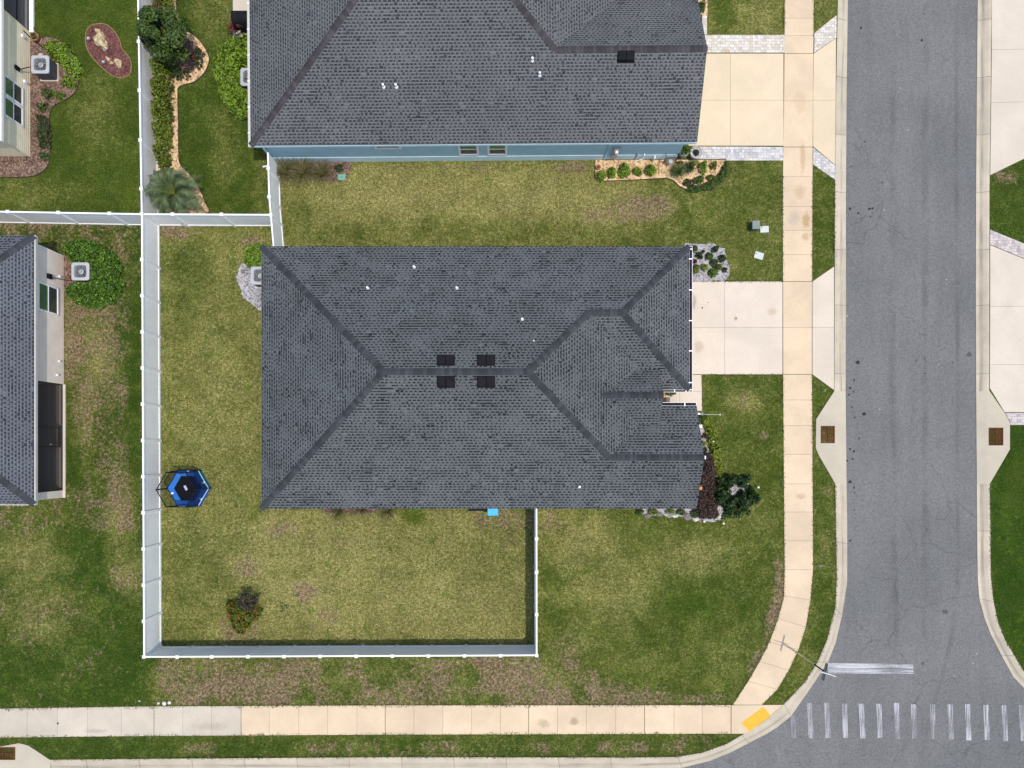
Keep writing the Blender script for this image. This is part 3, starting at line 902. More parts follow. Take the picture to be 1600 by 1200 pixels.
# rust-water stain on the walk by the drain box
def stain(cx, cy, rx, ry, c, amt=.6, z=.034, name='walk_stain'):
    """a blotch whose edge fades into the concrete"""
    t = NT(name, .85, .2)
    sep = t.node('ShaderNodeSeparateXYZ'); t.nt.links.new(t.uv(), sep.inputs[0])
    n = t.noise(t.pos(), 5.0, 5, .7, .5)
    d = t.math('ADD', sep.outputs[0], t.math('MULTIPLY', t.math('SUBTRACT', n, .5), 1.3))
    t.b.inputs['Base Color'].default_value = (*c, 1)
    t.put(t.b.inputs['Alpha'], t.math('MULTIPLY', t.math('MULTIPLY', t.step(d, .85, .25), t.step(sep.outputs[0], 1, .75)), amt * .45))
    mb = MB(); mb.uv = []
    k = 20
    C0 = W(cx, cy)
    out = [W(cx + rx * math.cos(2 * math.pi * i / k), cy + ry * math.sin(2 * math.pi * i / k)) for i in range(k)]
    for i in range(k):
        mb.poly([(*C0, z), (*out[(i + 1) % k], z), (*out[i], z)]); mb.uv.append([(0, 0), (1, 0), (1, 0)])
    tag(mb.build(name, t.m), kind='structure')


for q in ((1259, 344, 10, 20, (.5, .29, .09), .75), (1258, 370, 8, 11, (.54, .36, .16), .6), (1240, 341, 14, 17, (.55, .5, .44), .6), (1254, 245, 7, 38, (.52, .34, .15), .55), (1250, 300, 14, 20, (.55, .38, .2), .4),
          (1084, 472, 6, 20, (.22, .21, .17), .6), (1091, 541, 13, 16, (.5, .38, .25), .5), (1149, 498, 4, 5, (.2, .19, .17), .7), (1206, 487, 11, 10, (.56, .42, .26), .5),
          (897, 1127, 11, 11, (.2, .17, .13), .6), (850, 1130, 13, 12, (.34, .27, .2), .5), (1250, 776, 14, 7, (.3, .25, .2), .45), (150, 1142, 30, 6, (.34, .28, .22), .35), (330, 1135, 40, 10, (.4, .32, .22), .35), (1250, 160, 14, 30, (.6, .45, .28), .3)):
    stain(*q)
st = MB()
for x, y, d in ((91, 1130, 3.4), (1097, 481, 2.6), (1106, 473, 1.6), (1150, 497, 2.0)):
    c = W(x, y)
    st.poly([(c[0] + d / 59 * random.uniform(.7, 1.2) * math.cos(k * .7), c[1] + d / 59 * random.uniform(.7, 1.2) * math.sin(k * .7), .037) for k in range(9)])
tag(st.build('walk_stain', M['tar']), kind='structure')


# planting beds: loose gravel and mulch laid on the soil
def smooth_loop(pl, n=4):
    out = []
    k = len(pl)
    for i in range(k):
        p0, p1, p2, p3 = [np.array(pl[(i + j) % k], float) for j in (-1, 0, 1, 2)]
        for j in range(n):
            t = j / n
            out.append(tuple(.5 * (2 * p1 + (p2 - p0) * t + (2 * p0 - 5 * p1 + 4 * p2 - p3) * t * t + (3 * p1 - p0 - 3 * p2 + p3) * t ** 3)))
    return out


def bed(name, pl, m, z=.03, smooth=True, edge=None, ew=.05):
    pts = WL(smooth_loop(pl) if smooth else pl)
    if not edge:
        out = []
        for i in range(len(pts)):
            a_, b_ = Vector(pts[i]), Vector(pts[(i + 1) % len(pts)])
            k_ = max(1, int((b_ - a_).length / .14))
            for j in range(k_):
                q_ = a_.lerp(b_, j / k_)
                out.append((q_.x + random.uniform(-.06, .06), q_.y + random.uniform(-.06, .06)))
        pts = out
    mb = MB().prism(pts, -.1, z)
    tag(mb.build(name, m), kind='stuff')
    if edge:
        e = MB()
        n = len(pts)
        a = sum(pts[i][0] * pts[(i + 1) % n][1] - pts[(i + 1) % n][0] * pts[i][1] for i in range(n))
        sg = 1 if a > 0 else -1
        nor = []
        for i in range(n):
            d = Vector(pts[(i + 1) % n]) - Vector(pts[i - 1])
            nor.append(Vector((d.y, -d.x)).normalized() * sg)
        o = [(pts[i][0] + nor[i].x * ew, pts[i][1] + nor[i].y * ew) for i in range(n)]
        for i in range(n):
            j = (i + 1) % n
            zz = z + .02
            e.add([(*pts[i], zz), (*pts[j], zz), (*o[j], zz), (*o[i], zz), (*o[i], -.05), (*o[j], -.05), (*pts[i], z - .01), (*pts[j], z - .01)], [(0, 1, 2, 3), (3, 2, 5, 4), (0, 6, 7, 1)])
        tag(e.build('bed_edging', edge), kind='structure')


bed('gravel', [(263, -60), (276, -60), (276, 0), (276, 20), (284, 42), (303, 56), (315, 68), (325, 85), (326.5, 97), (319, 114), (305, 127), (290, 132), (280, 136), (277.5, 146), (278.5, 190), (279, 240), (282, 258), (298, 275), (312, 296), (321, 318), (323, 334), (262, 334), (250, 300), (244, 262), (246, 140), (246, 0), (246, -60)], M['gravel_beige'], edge=M['edging_dark'], ew=.04)
bed('mulch', [(268, 62), (285, 60), (303, 66), (312, 78), (314, 92), (306, 108), (292, 116), (276, 116), (268, 100)], M['mulch'], z=.036)
bed('mulch', [(44, 47), (62, 58), (85, 60), (108, 74), (120, 92), (122.5, 112), (122.5, 130), (116, 146), (100, 157), (82, 168), (77, 190), (78, 240), (76, 256), (64, 270), (44, 276), (0, 277), (-60, 277), (-60, 240), (30, 240), (44, 236)], M['mulch'], edge=M['edging_dark'], ew=.03)
bed('mulch', [(120 + x / 12, 30 + y / 12) for x, y in ((200, 220), (300, 120), (480, 100), (590, 130), (700, 230), (790, 360), (850, 560), (930, 650), (1000, 760), (1025, 900), (990, 1030), (880, 1095), (750, 1090), (600, 1010), (430, 860), (280, 690), (200, 540), (175, 400))], M['mulch_red'], edge=M['edging'], ew=.035)
bed('gravel', [(395, 412), (379, 413), (371, 430), (371, 440), (377, 450), (379, 462), (390, 472), (400, 480), (425, 484), (425, 412)], M['gravel_grey'])
bed('gravel', [(1070, 381), (1096, 381), (1112, 380), (1133, 388), (1135, 405), (1139, 415), (1138, 428), (1134, 439.5), (1070, 439.5)], M['gravel_grey'], smooth=False)
bed('gravel', [(930, 250), (930, 278), (937, 283), (990, 281), (1042, 278), (1052, 282), (1063, 292), (1075, 297), (1090, 290), (1110, 282), (1126, 268), (1134, 252), (1134, 250)], M['gravel_beige'], smooth=False, edge=M['edging_dark'], ew=.04)
bed('mulch', [(440, 252), (440, 276), (470, 279), (520, 283), (540, 281), (545, 265), (543, 252)], M['mulch'])
bed('gravel', [(1075, 643), (1098, 644), (1108, 660), (1116, 690), (1120, 720), (1125, 746), (1148, 750), (1168, 756), (1174, 772), (1171, 786), (1158, 799), (1140, 808), (1112, 815), (1090, 813), (1078, 809), (1062, 806), (1046, 808), (1030, 804), (1015, 807), (1002, 803), (996, 792), (1075, 790)], M['gravel_grey'], smooth=False)
bed('mulch', [(98, 400), (120, 390), (150, 400), (170, 420), (165, 450), (145, 465), (112, 465), (97, 455), (97, 420)], M['mulch'])
bed('mulch', [(362, 90), (372, 74), (420, 66), (420, 172), (385, 166), (366, 150), (358, 120)], M['mulch'])
bed('mulch', [(1096, -60), (1106, -60), (1105, -20), (1105, 24), (1090, 24), (1086, -60)], M['gravel_beige'], smooth=False, z=.034)
bed('mulch', [(985, 607), (1063, 607), (1063, 612), (1052, 613), (985, 622)], M['mulch'], smooth=False, z=.033)
bed('mulch', [(500, 790), (610, 790), (612, 798), (560, 803), (505, 800)], M['mulch'], smooth=False)

# ================================================================== HOUSES
HE, PT = 2.75, 0.42


class RoofMB(MB):
    def __init__(self):
        super().__init__(); self.uv = []

    def plane(self, pts):
        pts = [Vector(p) for p in pts]
        n = Vector((0, 0, 0))
        for i in range(len(pts)):
            a, b = pts[i], pts[(i + 1) % len(pts)]
            n += a.cross(b)
        if n.z < 0:
            pts = pts[::-1]; n = -n
        n.normalize()
        e = Vector((0, 0, 1)).cross(n).normalized()
        up = n.cross(e)
        self.poly([tuple(p) for p in pts])
        off = Vector((3.7, 1.3, 0)) * (len(self.f) % 5)
        self.uv.append([((p - off).dot(e) + 60, p.dot(up) + 40) for p in pts])


def ridge_caps(lines, zf, m, parent, w=.16):
    for p0, p1 in lines:
        p0, p1 = Vector(p0), Vector(p1)
        d = p1 - p0
        L = d.length
        d.normalize()
        s = Vector((d.y, -d.x)).normalized()
        n = int(L / .2)
        mb = MB()
        for i in range(n + 1):
            a = p0 + d * (i * L / (n + 1) - .01); b = p0 + d * ((i + 1) * L / (n + 1) + .025)
            row = []
            for q, lift in ((a, .03), (b, .012)):
                ww = w * random.uniform(.95, 1.05)
                for k in (-1, 0, 1):
                    x, y = q.x + s.x * ww * k, q.y + s.y * ww * k
                    zz = zf(q.x, q.y) if k == 0 else min(zf(x, y), zf(q.x, q.y))
                    row.append((x, y, zz + lift + (.012 if k == 0 else 0)))
            row += [(x, y, z - .03) for x, y, z in row[:3]]
            mb.add(row, [(0, 1, 4, 3), (1, 2, 5, 4), (6, 7, 1, 0), (7, 8, 2, 1)])
        mb.build('ridge_cap', m, parent)


def window(parent, wall, a0, a1, z0, z1, plane, mid=True, glass=('glass_lawn_reflection', 'glass'), axis='z'):
    """wall 'E' faces +x at x=plane, 'S' faces -y at y=plane; a0..a1 along the wall"""
    fw = .095

    def bx(mb, u0, u1, v0, v1, d0, d1):
        if wall == 'E': mb.box(plane + d0, u0, v0, plane + d1, u1, v1)
        else: mb.box(u0, plane - d0, v0, u1, plane - d1, v1)
    f = MB()
    bx(f, a0, a0 + fw, z0, z1, 0, .045); bx(f, a1 - fw, a1, z0, z1, 0, .045)
    bx(f, a0 + fw, a1 - fw, z0, z0 + fw, 0, .05); bx(f, a0 + fw, a1 - fw, z1 - fw, z1, 0, .045)
    zm = (z0 + z1) / 2
    if mid: bx(f, a0 + fw, a1 - fw, zm - .025, zm + .025, 0, .04)
    fr = f.build('window', M['trim'], parent)
    g = MB()
    if mid:
        bx(g, a0 + fw, a1 - fw, zm + .025, z1 - fw, .004, .02)
        g.build('pane', M[glass[0]], fr)
        g = MB(); bx(g, a0 + fw, a1 - fw, z0 + fw, zm - .025, .004, .014)
        g.build('pane', M[glass[1]], fr)
    else:
        bx(g, a0 + fw, a1 - fw, z0 + fw, z1 - fw, .004, .015)
        g.build('pane', M[glass[0]], fr)
    return fr


def lap_wall(name, parent, x, y0, y1, z0, z1, m, course=.115):
    """lap siding facing +x"""
    mb = MB()
    n = int((z1 - z0) / course)
    for i in range(n):
        a = z0 + (z1 - z0) * i / n; b = z0 + (z1 - z0) * (i + 1) / n
        mb.add([(x + .024, y0, a), (x + .024, y1, a), (x + .004, y1, b), (x + .004, y0, b), (x, y0, a), (x, y1, a)], [(0, 1, 2, 3), (4, 5, 1, 0)])
    return mb.build(name, m, parent)


def gutter(parent, p0, p1, out, z=HE - .02, w=.165, hang=True, mat='trim', debris=True, hang_at=None):
    """open K-gutter from p0 to p1, 'out' = unit vector away from the roof"""
    p0, p1, out = Vector(p0), Vector(p1), Vector(out)
    d = (p1 - p0).normalized()
    mb = MB()

    def strip(o0, o1, z0, z1):
        a, b = p0 + out * o0, p1 + out * o0; c, e = p1 + out * o1, p0 + out * o1
        xs = [a, b, c, e]
        mb.add([(q.x, q.y, z0) for q in xs] + [(q.x, q.y, z1) for q in xs], [(0, 3, 2, 1), (4, 5, 6, 7), (0, 1, 5, 4), (1, 2, 6, 5), (2, 3, 7, 6), (3, 0, 4, 7)])
    strip(0, .012, z - .12, z); strip(.012, w - .018, z - .12, z - .1); strip(w - .018, w, z - .12, z + .005)
    for q in (p0, p1 - d * .015):
        a = q + out * .012; b = q + d * .015 + out * (w - .018)
        mb.box(a.x, a.y, z - .1, b.x, b.y, z)
    g = mb.build('gutter', M[mat], parent)
    if debris:
        db = MB(); mb2 = db
        a = p0 + out * .012 + d * .02; b = p1 + out * (w - .018) - d * .02
        db.box(a.x, a.y, z - .1, b.x, b.y, z - .025)
        db.build('leaf_debris', M['dirt_gutter'], g)
    L = (p1 - p0).length
    for t in (hang_at or []):
        q = p0 + d * t
        h = MB()
        a = q - d * .025 - out * .05; b = q + d * .025 + out * (w - .01)
        h.box(a.x, a.y, z + .012, b.x, b.y, z + .03)
        h.build('gutter_strap', M['white'], g)
    return g


def pipe_vent(parent, px, py, zf, h=.28, r=.055):
    x, y = W(px, py, 4.2)
    for _ in range(4):
        x, y = W(px, py, zf(x, y) + h)
    z = zf(x, y)
    mb = MB().lathe((x, y, z - .05), [(r * 1.5, 0), (r * 1.45, .07), (r, .1), (r, .14), (r, h + .05), (r * .7, h + .052), (r * .7, h)], 12)
    mb.build('pipe_vent', M['white'], parent, smooth=False)


def box_vent(parent, cx, cy, zf, sx, grad):
    """pair of black slant-back vents; grad = downhill direction in y (+1 or -1)"""
    zc = zf(*W(cx, cy, 5))
    x, y = W(cx, cy, zc + .12)
    for s in (-1, 1):
        mb = MB()
        w, dpt = .37, .42
        x0 = x + s * .195 - w / 2; x1 = x0 + w
        yu, yd = y - grad * dpt / 2, y + grad * dpt / 2
        zu, zd = zf(x, yu), zf(x, yd)
        vs = []
        for xx in (x0, x1):
            vs += [(xx, yu, zu - .02), (xx, yd, zd - .02), (xx, yd, zd + .2), (xx, yu, zu + .06)]
        mb.add(vs, [(0, 1, 2, 3), (7, 6, 5, 4), (3, 2, 6, 7), (1, 5, 6, 2), (0, 3, 7, 4)])
        # flange
        f0, f1 = yu - grad * .06, yd + grad * .05
        mb.add([(x0 - .03, f0, zf(x, f0) + .014), (x1 + .03, f0, zf(x, f0) + .014), (x1 + .03, f1, zf(x, f1) + .014), (x0 - .03, f1, zf(x, f1) + .014)], [(0, 1, 2, 3)])
        mb.build('roof_vent', M['black'], parent, bevel=.012)


# ---------------------------------------------------------------- main house
house = thing('house', 'dark slate hip roofed house at the centre of the fenced corner lot', 'house', (-1, 3.4, 0))
xW, yN, yS, half = -11.80, 9.87, -2.97, 6.42
yM = (yN + yS) / 2
xr0, xr1 = xW + half, 1.156
xE = xr1 + half
zR = HE + PT * half
gS = 2.85; gM = (yN + gS) / 2; gZ = HE + PT * (yN - gM); gE = 9.14
gx0, gx1 = xr1 + (gM - yM), gE - (yN - gM)
bN = 2.07; bM = (bN + yS) / 2; bZ = HE + PT * (bN - bM); bE = 9.5
bx0 = xr1 + (yM - bM)
eM, eZ, eP, eE = 2.5, 3.95, .6, 7.6
eN = (eZ + eP * eM - HE + PT * gS) / (PT + eP)
eNz = HE + PT * (eN - gS)
eS = (HE + PT * bN - eZ + eP * eM) / (PT + eP)
eSz = HE + PT * (bN - eS)
ex0 = xE - (eZ - HE) / PT
exN = xE - (eNz - HE) / PT
exS = xE - (eSz - HE) / PT
r = RoofMB()
r.plane([(xW, yN, HE), (xr0, yM, zR), (xr1, yM, zR), (gx0, gM, gZ), (gx1, gM, gZ), (gE, yN, HE)])
r.plane([(xW, yN, HE), (xW, yS, HE), (xr0, yM, zR)])
r.plane([(xW, yS, HE), (bE, yS, HE), (bE + .07, bM, bZ), (bx0, bM, bZ), (xr1, yM, zR), (xr0, yM, zR)])
r.plane([(xr1, yM, zR), (bx0, bM, bZ), (exS, eS, eSz), (ex0, eM, eZ), (exN, eN, eNz), (gx0, gM, gZ)])
r.plane([(gx0, gM, gZ), (exN, eN, eNz), (eE, eN, eNz), (eE, gS, HE), (gE, gS, HE), (gx1, gM, gZ)])
r.plane([(gx1, gM, gZ), (gE, gS, HE), (gE, yN, HE)])
r.plane([(ex0, eM, eZ), (eE, eM, eZ), (eE, eN, eNz), (exN, eN, eNz)])
r.plane([(ex0, eM, eZ), (exS, eS, eSz), (eE, eS, eSz), (eE, eM, eZ)])
r.plane([(bx0, bM, bZ), (bE + .07, bM, bZ), (bE, bN, HE), (eE, bN, HE), (eE, eS, eSz), (exS, eS, eSz)])
roof = r.build('roof', M['shingle'], house, solid=.06)


def z_main(x, y): return HE + PT * min(yN - y, y - yS, x - xW, xE - x)
def z_gar(x, y): return HE + PT * min(yN - y, y - gS, gE - x)
def z_gab(x, y): return HE + PT * min(bN - y, y - yS)
def z_ent(x, y): return eZ - eP * abs(y - eM)


ridge_caps([((xr0, yM), (xr1, yM)), ((xW, yN), (xr0, yM)), ((xW, yS), (xr0, yM))], z_main, M['cap'], roof)
ridge_caps([((gx0, gM), (xr1, yM))], lambda x, y: HE + PT * min(yN - y, xE - x), M['cap'], roof)
ridge_caps([((bx0, bM), (xr1, yM))], lambda x, y: HE + PT * min(y - yS, xE - x), M['cap'], roof)
ridge_caps([((gx0, gM), (gx1, gM)), ((gE, yN), (gx1, gM)), ((gE, gS), (gx1, gM))], z_gar, M['cap'], roof)
ridge_caps([((bx0, bM), (bE + .07, bM))], z_gab, M['cap'], roof)
ridge_caps([((ex0, eM), (eE, eM))], z_ent, M['cap'], roof)
for px, py in ((646.5, 416), (573.5, 449), (713.5, 449), (816, 498), (906, 761)):
    pipe_vent(roof, px, py, z_main, .2, .05)
pipe_vent(roof, 834, 532, z_main, .12, .03)
for cx in (696.5, 759.5):
    box_vent(roof, cx, 562, z_main, 1, 1); box_vent(roof, cx, 596.5, z_main, 1, -1)
# walls, soffit, doors
o = .3
mb = MB()
foot = [(xW + o, yS + o), (bE - .35, yS + o), (bE - .35, bN - o), (eE - .9, bN - o), (eE - .9, gS + o), (gE - .35, gS + o), (gE - .35, yN - o), (xW + o, yN - o)]
mb.prism(foot, -.1, HE - .22)
# closed gable end above the east wall
mb.add([(bE - .35, yS + o, HE - .22), (bE - .35, bN - o, HE - .22), (bE - .35, bM, bZ - .2)], [(0, 1, 2)])
mb.build('wall', M['grey_wall'], house)
mb = MB()
for a, b, c, d in ((xW, yN - o, gE - .02, yN - .01), (xW, yS + .01, bE - .02, yS + o), (xW + .01, yS + o, xW + o, yN - o), (gE - .35, gS + o, gE - .02, yN - o), (eE - .9, gS + .01, gE - .02, gS + o), (eE - .9, bN - o, bE - .02, bN - .01), (bE - .35, yS + o, bE - .02, bN - o)):
    mb.box(a, b, HE - .2, c, d, HE - .17)
mb.build('soffit', M['trim'], house)
mb = MB()
mb.box(xW - .0, yN - .028, HE - .2, gE, yN - .003, HE - .065); mb.box(xW, yS + .003, HE - .2, bE, yS + .028, HE - .065); mb.box(xW + .003, yS + .03, HE - .2, xW + .028, yN - .03, HE - .065)
mb.build('fascia', M['trim'], house)
gd = MB()
for i in range(4):
    gd.box(gE - .36, 3.6, .06 + i * .56, gE - .3, 8.5, .06 + i * .56 + .53)
gd.build('garage_door', M['trim'], house)
fd = MB().box(eE - .92, gS - .55 - .95 + .5, .04, eE - .86, gS - .1, 2.1)
d_ = fd.build('front_door', M['orange'], house)
MB().tube([(eE - .82, 2.0, 1.0), (eE - .82, 2.0, 1.25)], .02).build('door_handle', M['steel'], d_)
gutter(house, (gE, gS - .1), (gE, yN), (1, 0), hang_at=[.1, .35 + .1, 2.0, 3.48, 4.98, 6.5, 6.98])
gutter(house, (eE, gS), (gE, gS), (0, -1), hang_at=[.82, 1.38], w=.12)
gutter(house, (eE, bN), (bE, bN), (0, 1), hang_at=[1.32])
for yy, mt in ((bM, 'white'), (bM + 1.5, 'white'), (bM - 1.5, 'orange')):
    zz = HE + PT * (2.52 - abs(yy - bM))
    mb = MB().box(bE - .33, yy - .08, zz - .32, bE + .19, yy + .08, zz - .12)
    b_ = mb.build('gable_bracket', M[mt], house, bevel=.01)
    MB().box(bE - .33, yy - .06, zz - .75, bE - .2, yy + .06, zz - .33).build('bracket_leg', M[mt], b_)
for y0, y1 in ((-1.6, -.5), (-.4, .7)):
    window(house, 'E', y0, y1, .75, 2.15, bE - .35)
for x0 in (-9.5, -6.0, -2.0, 3.0):
    window(house, 'S', x0, x0 + 1.0, .8, 2.1, yS + o)

# ---------------------------------------------------------------- blue house (north)
bh = thing('house', 'blue walled house with grey hip roof beside the cream driveway', 'house', (-1, 15.2, 0))
RA = R(.45)
ca_, sa_ = math.cos(RA), math.sin(RA)
B0 = Vector(W(391.5, 227.3, HE))


def bw(x, y, z=None):
    """house frame: origin at the roof's south-west corner"""
    p = (B0.x + x * ca_ - y * sa_, B0.y + x * sa_ + y * ca_)
    return p if z is None else (*p, z)


bl = 21.85; bhalf = 7.6; bd = 2 * bhalf
b_xr0 = bhalf; gh = 3.72
# main ridge, east end from the hip seen in the photo
b_gx0 = (868 - 785) * (CAM_H - 4.31) / FPX - B0.x      # where the front gable ridge meets the hip
b_xr1 = b_gx0 - (bhalf - gh)
bxE = b_xr1 + bhalf
bzR = HE + PT * bhalf; bgZ = HE + PT * gh
fr_ = RoofMB()
vx = b_gx0 + gh
fr_.plane([bw(0, 0, HE), bw(bl, 0, HE), bw(bl + .07, gh, bgZ), bw(b_gx0, gh, bgZ), bw(b_xr1, bhalf, bzR), bw(b_xr0, bhalf, bzR)])
fr_.plane([bw(0, 0, HE), bw(b_xr0, bhalf, bzR), bw(0, bd, HE)])
fr_.plane([bw(0, bd, HE), bw(b_xr0, bhalf, bzR), bw(b_xr1, bhalf, bzR), bw(bxE, bd, HE)])
fr_.plane([bw(b_xr1, bhalf, bzR), bw(b_gx0, gh, bgZ), bw(vx, 2 * gh, HE), bw(bxE, 2 * gh, HE), bw(bxE, bd, HE)])
fr_.plane([bw(b_gx0, gh, bgZ), bw(bl + .07, gh, bgZ), bw(bl, 2 * gh, HE), bw(vx, 2 * gh, HE)])
broof = fr_.build('roof', M['shingle_north'], bh, solid=.06)


def inv(x, y):
    x, y = x - B0.x, y - B0.y
    return x * ca_ + y * sa_, -x * sa_ + y * ca_


def z_bm(x, y):
    u, v = inv(x, y)
    return HE + PT * min(v, bd - v, u, bxE - u)


def z_bg(x, y):
    u, v = inv(x, y)
    return HE + PT * min(v, 2 * gh - v)


def z_bh(x, y):
    u, v = inv(x, y)
    return HE + PT * min(v, bxE - u)


ridge_caps([(bw(0, 0), bw(b_xr0, bhalf)), (bw(0, bd), bw(b_xr0, bhalf)), (bw(b_xr0, bhalf), bw(b_xr1, bhalf))], z_bm, M['cap_north'], broof)
ridge_caps([(bw(b_gx0, gh), bw(b_xr1, bhalf))], z_bh, M['cap_north'], broof)
ridge_caps([(bw(b_gx0, gh), bw(bl + .07, gh))], z_bg, M['cap_north'], broof)
for px, py in ((598, 131.5), (618, 131.5), (832, 90), (843.5, 113)):
    pipe_vent(broof, px, py, z_bm, .26, .055)
box_vent(broof, 977.5, 90, z_bg, 1, -1)
s_off = .3
mb = MB()
ew = bl - .38
mb.prism([bw(.32, s_off), bw(ew, s_off), bw(ew, 2 * gh - .3), bw(bxE - .3, 2 * gh - .3), bw(bxE - .3, bd - .3), bw(.32, bd - .3)], -.1, HE - .21)
mb.add([bw(ew, s_off, HE - .21), bw(ew, 2 * gh - .3, HE - .21), bw(ew, gh, bgZ - .22)], [(0, 1, 2)])
bwall = mb.build('wall', M['blue_wall'], bh)
mb = MB()
mb.prism([bw(.3, s_off - .025), bw(ew, s_off - .025), bw(ew, s_off + .05), bw(.3, s_off + .05)], -.1, .55)
mb.build('lit_wall_band', M['blue_lit_and_fascia'], bh)  # added band: sunlight below the eave shadow painted as a paler blue
mb = MB()
mb.prism([bw(.0, .01), bw(bl - .02, .01), bw(bl - .02, s_off), bw(.0, s_off)], HE - .2, HE - .17, True)
mb.prism([bw(.01, s_off), bw(.32, s_off), bw(.32, bd - .3), bw(.01, bd - .3)], HE - .2, HE - .17, True)
mb.prism([bw(ew, s_off), bw(bl - .02, s_off), bw(bl - .02, 2 * gh), bw(ew, 2 * gh)], HE - .2, HE - .17, True)
mb.build('soffit', M['trim'], bh)
# white gutter with leaf guard to the west, slim drip edge to the south
mb = MB()
mb.prism([bw(-.125, -.06), bw(-.005, -.06), bw(-.005, bd), bw(-.125, bd)], HE - .14, HE - .02, True)
gt = mb.build('gutter', M['gutter_grey'], bh)
for k in range(12):
    mb = MB()
    mb.prism([bw(-.135, .6 + k * 1.27), bw(.02, .6 + k * 1.27), bw(.02, .64 + k * 1.27), bw(-.135, .64 + k * 1.27)], HE - .019, HE - .005)
    mb.build('gutter_strap', M['trim'], gt)
mb = MB().prism([bw(0, -.026), bw(bl, -.026), bw(bl, -.004), bw(0, -.004)], HE - .2, HE - .05, True)
mb.build('fascia', M['blue_lit_and_fascia'], bh)


# windows on the south wall (wall frame is nearly axis aligned: use short boxes in that frame)
def bwin(u0, u1, z0, z1, mid=True):
    def bb(mb, a, b, c, d, q0, q1): mb.prism([bw(a, s_off - q1), bw(b, s_off - q1), bw(b, s_off - q0), bw(a, s_off - q0)], c, d, True)
    f = MB(); fw = .11
    bb(f, u0, u0 + fw, z0, z1, 0, .045); bb(f, u1 - fw, u1, z0, z1, 0, .045)
    bb(f, u0 + fw, u1 - fw, z0, z0 + fw, 0, .05); bb(f, u0 + fw, u1 - fw, z1 - fw, z1, 0, .045)
    zm = (z0 + z1) / 2
    if mid: bb(f, u0 + fw, u1 - fw, zm - .03, zm + .03, 0, .04)
    fr = f.build('window', M['trim'], bh)
    if mid:
        g = MB(); bb(g, u0 + fw, u1 - fw, zm + .03, z1 - fw, .0, .02); g.build('pane', M['glass_lawn_reflection'], fr)
        g = MB(); bb(g, u0 + fw, u1 - fw, z0 + fw, zm - .03, .0, .012); g.build('pane', M['glass'], fr)
    else:
        g = MB(); bb(g, u0 + fw, u1 - fw, z0 + fw, z1 - fw, .0, .012); g.build('pane', M['glass'], fr)


bwin(-2.24 - B0.x, -1.2 - B0.x, .75, 2.15); bwin(-.76 - B0.x, .25 - B0.x, .75, 2.15); bwin(-6.42 - B0.x, -5.08 - B0.x, 1.6, 2.2, False)


# meter, conduit and pipes on the blue wall
def wallx(px, h): return (px - NX) * (CAM_H - h) / FPX - B0.x


def wall_fit(name, shapes, m):
    mb = MB()
    for s in shapes: s(mb)
    return mb.build(name, m, bh)


um = wallx(963, 1.3)
mb = MB()
mb.prism([bw(um - .17, s_off - .17), bw(um + .17, s_off - .17), bw(um + .17, s_off), bw(um - .17, s_off)], 1.05, 1.65, True)
meter = mb.build('meter_box', M['steel'], bh, bevel=.015)
mb = MB(); p = bw(um, s_off - .2, 1.4)
mb.tube([bw(um, s_off - .15, 1.4), bw(um, s_off - .29, 1.4)], .085, 14)
mb.build('meter_dial', M['white'], meter)
mb = MB()
mb.prism([bw(um - .15, s_off - .13), bw(um + .15, s_off - .13), bw(um + .15, s_off), bw(um - .15, s_off)], .45, .85, True)
mb.build('switch_box', M['steel'], bh, bevel=.015)
for uu, z0, z1 in ((um - .45, 0, 2.4), (um + .05, 0, .46), (um + 1.2, 0, .8)):
    MB().tube([bw(uu, s_off - .05, z0), bw(uu, s_off - .05, z1)], .03, 8).build('conduit', M['steel'] if uu > um - .3 else M['blue_wall'], bh)
uu = wallx(1005, .4)
MB().tube([bw(uu, s_off - .02, .75), bw(uu, s_off - .1, .75), bw(uu, s_off - .12, .3), bw(uu - .3, s_off - .12, .06)], .028, 8).build('drain_pipe', M['white'], bh)
MB().tube([bw(wallx(1022, .3), s_off - .02, .5), bw(wallx(1022, .3), s_off - .16, .5), bw(wallx(1022, .3), s_off - .16, 0)], .03, 8).build('drain_pipe', M['white'], bh)
# hose hanger rack by the corner
uu = wallx(1048, .5)
mb = MB()
for a in (0, .62):
    mb.tube([bw(uu + a - .3, s_off - .25, 0), bw(uu + a - .3, s_off - .25, .75), bw(uu + a - .3, s_off - .02, .75)], .02, 6)
mb.tube([bw(uu - .3, s_off - .25, .74), bw(uu + .32, s_off - .25, .74)], .02, 6)
mb.tube([bw(uu - .3, s_off - .25, .4), bw(uu + .32, s_off - .25, .4)], .02, 6)
mb.build('hose_rack', M['black'], bh)
mb = MB(); c = bw(uu, s_off - .32, .42)
mb.lathe(c, [(.1, -.07), (.15, 0), (.1, .07)], 14)
mb.build('hose_reel', M['steel'], bh)
mb = MB().prism([bw(.05, .28), bw(.42, .28), bw(.42, .34), bw(.05, .34)], .0, .01)
# downspout outlet at the south-west corner
MB().tube([bw(.35, .22, 2.6), bw(.35, .22, .14), bw(.2, .1, .08), bw(-.3, .02, .07)], .045, 8).build('downspout', M['white'], bh)

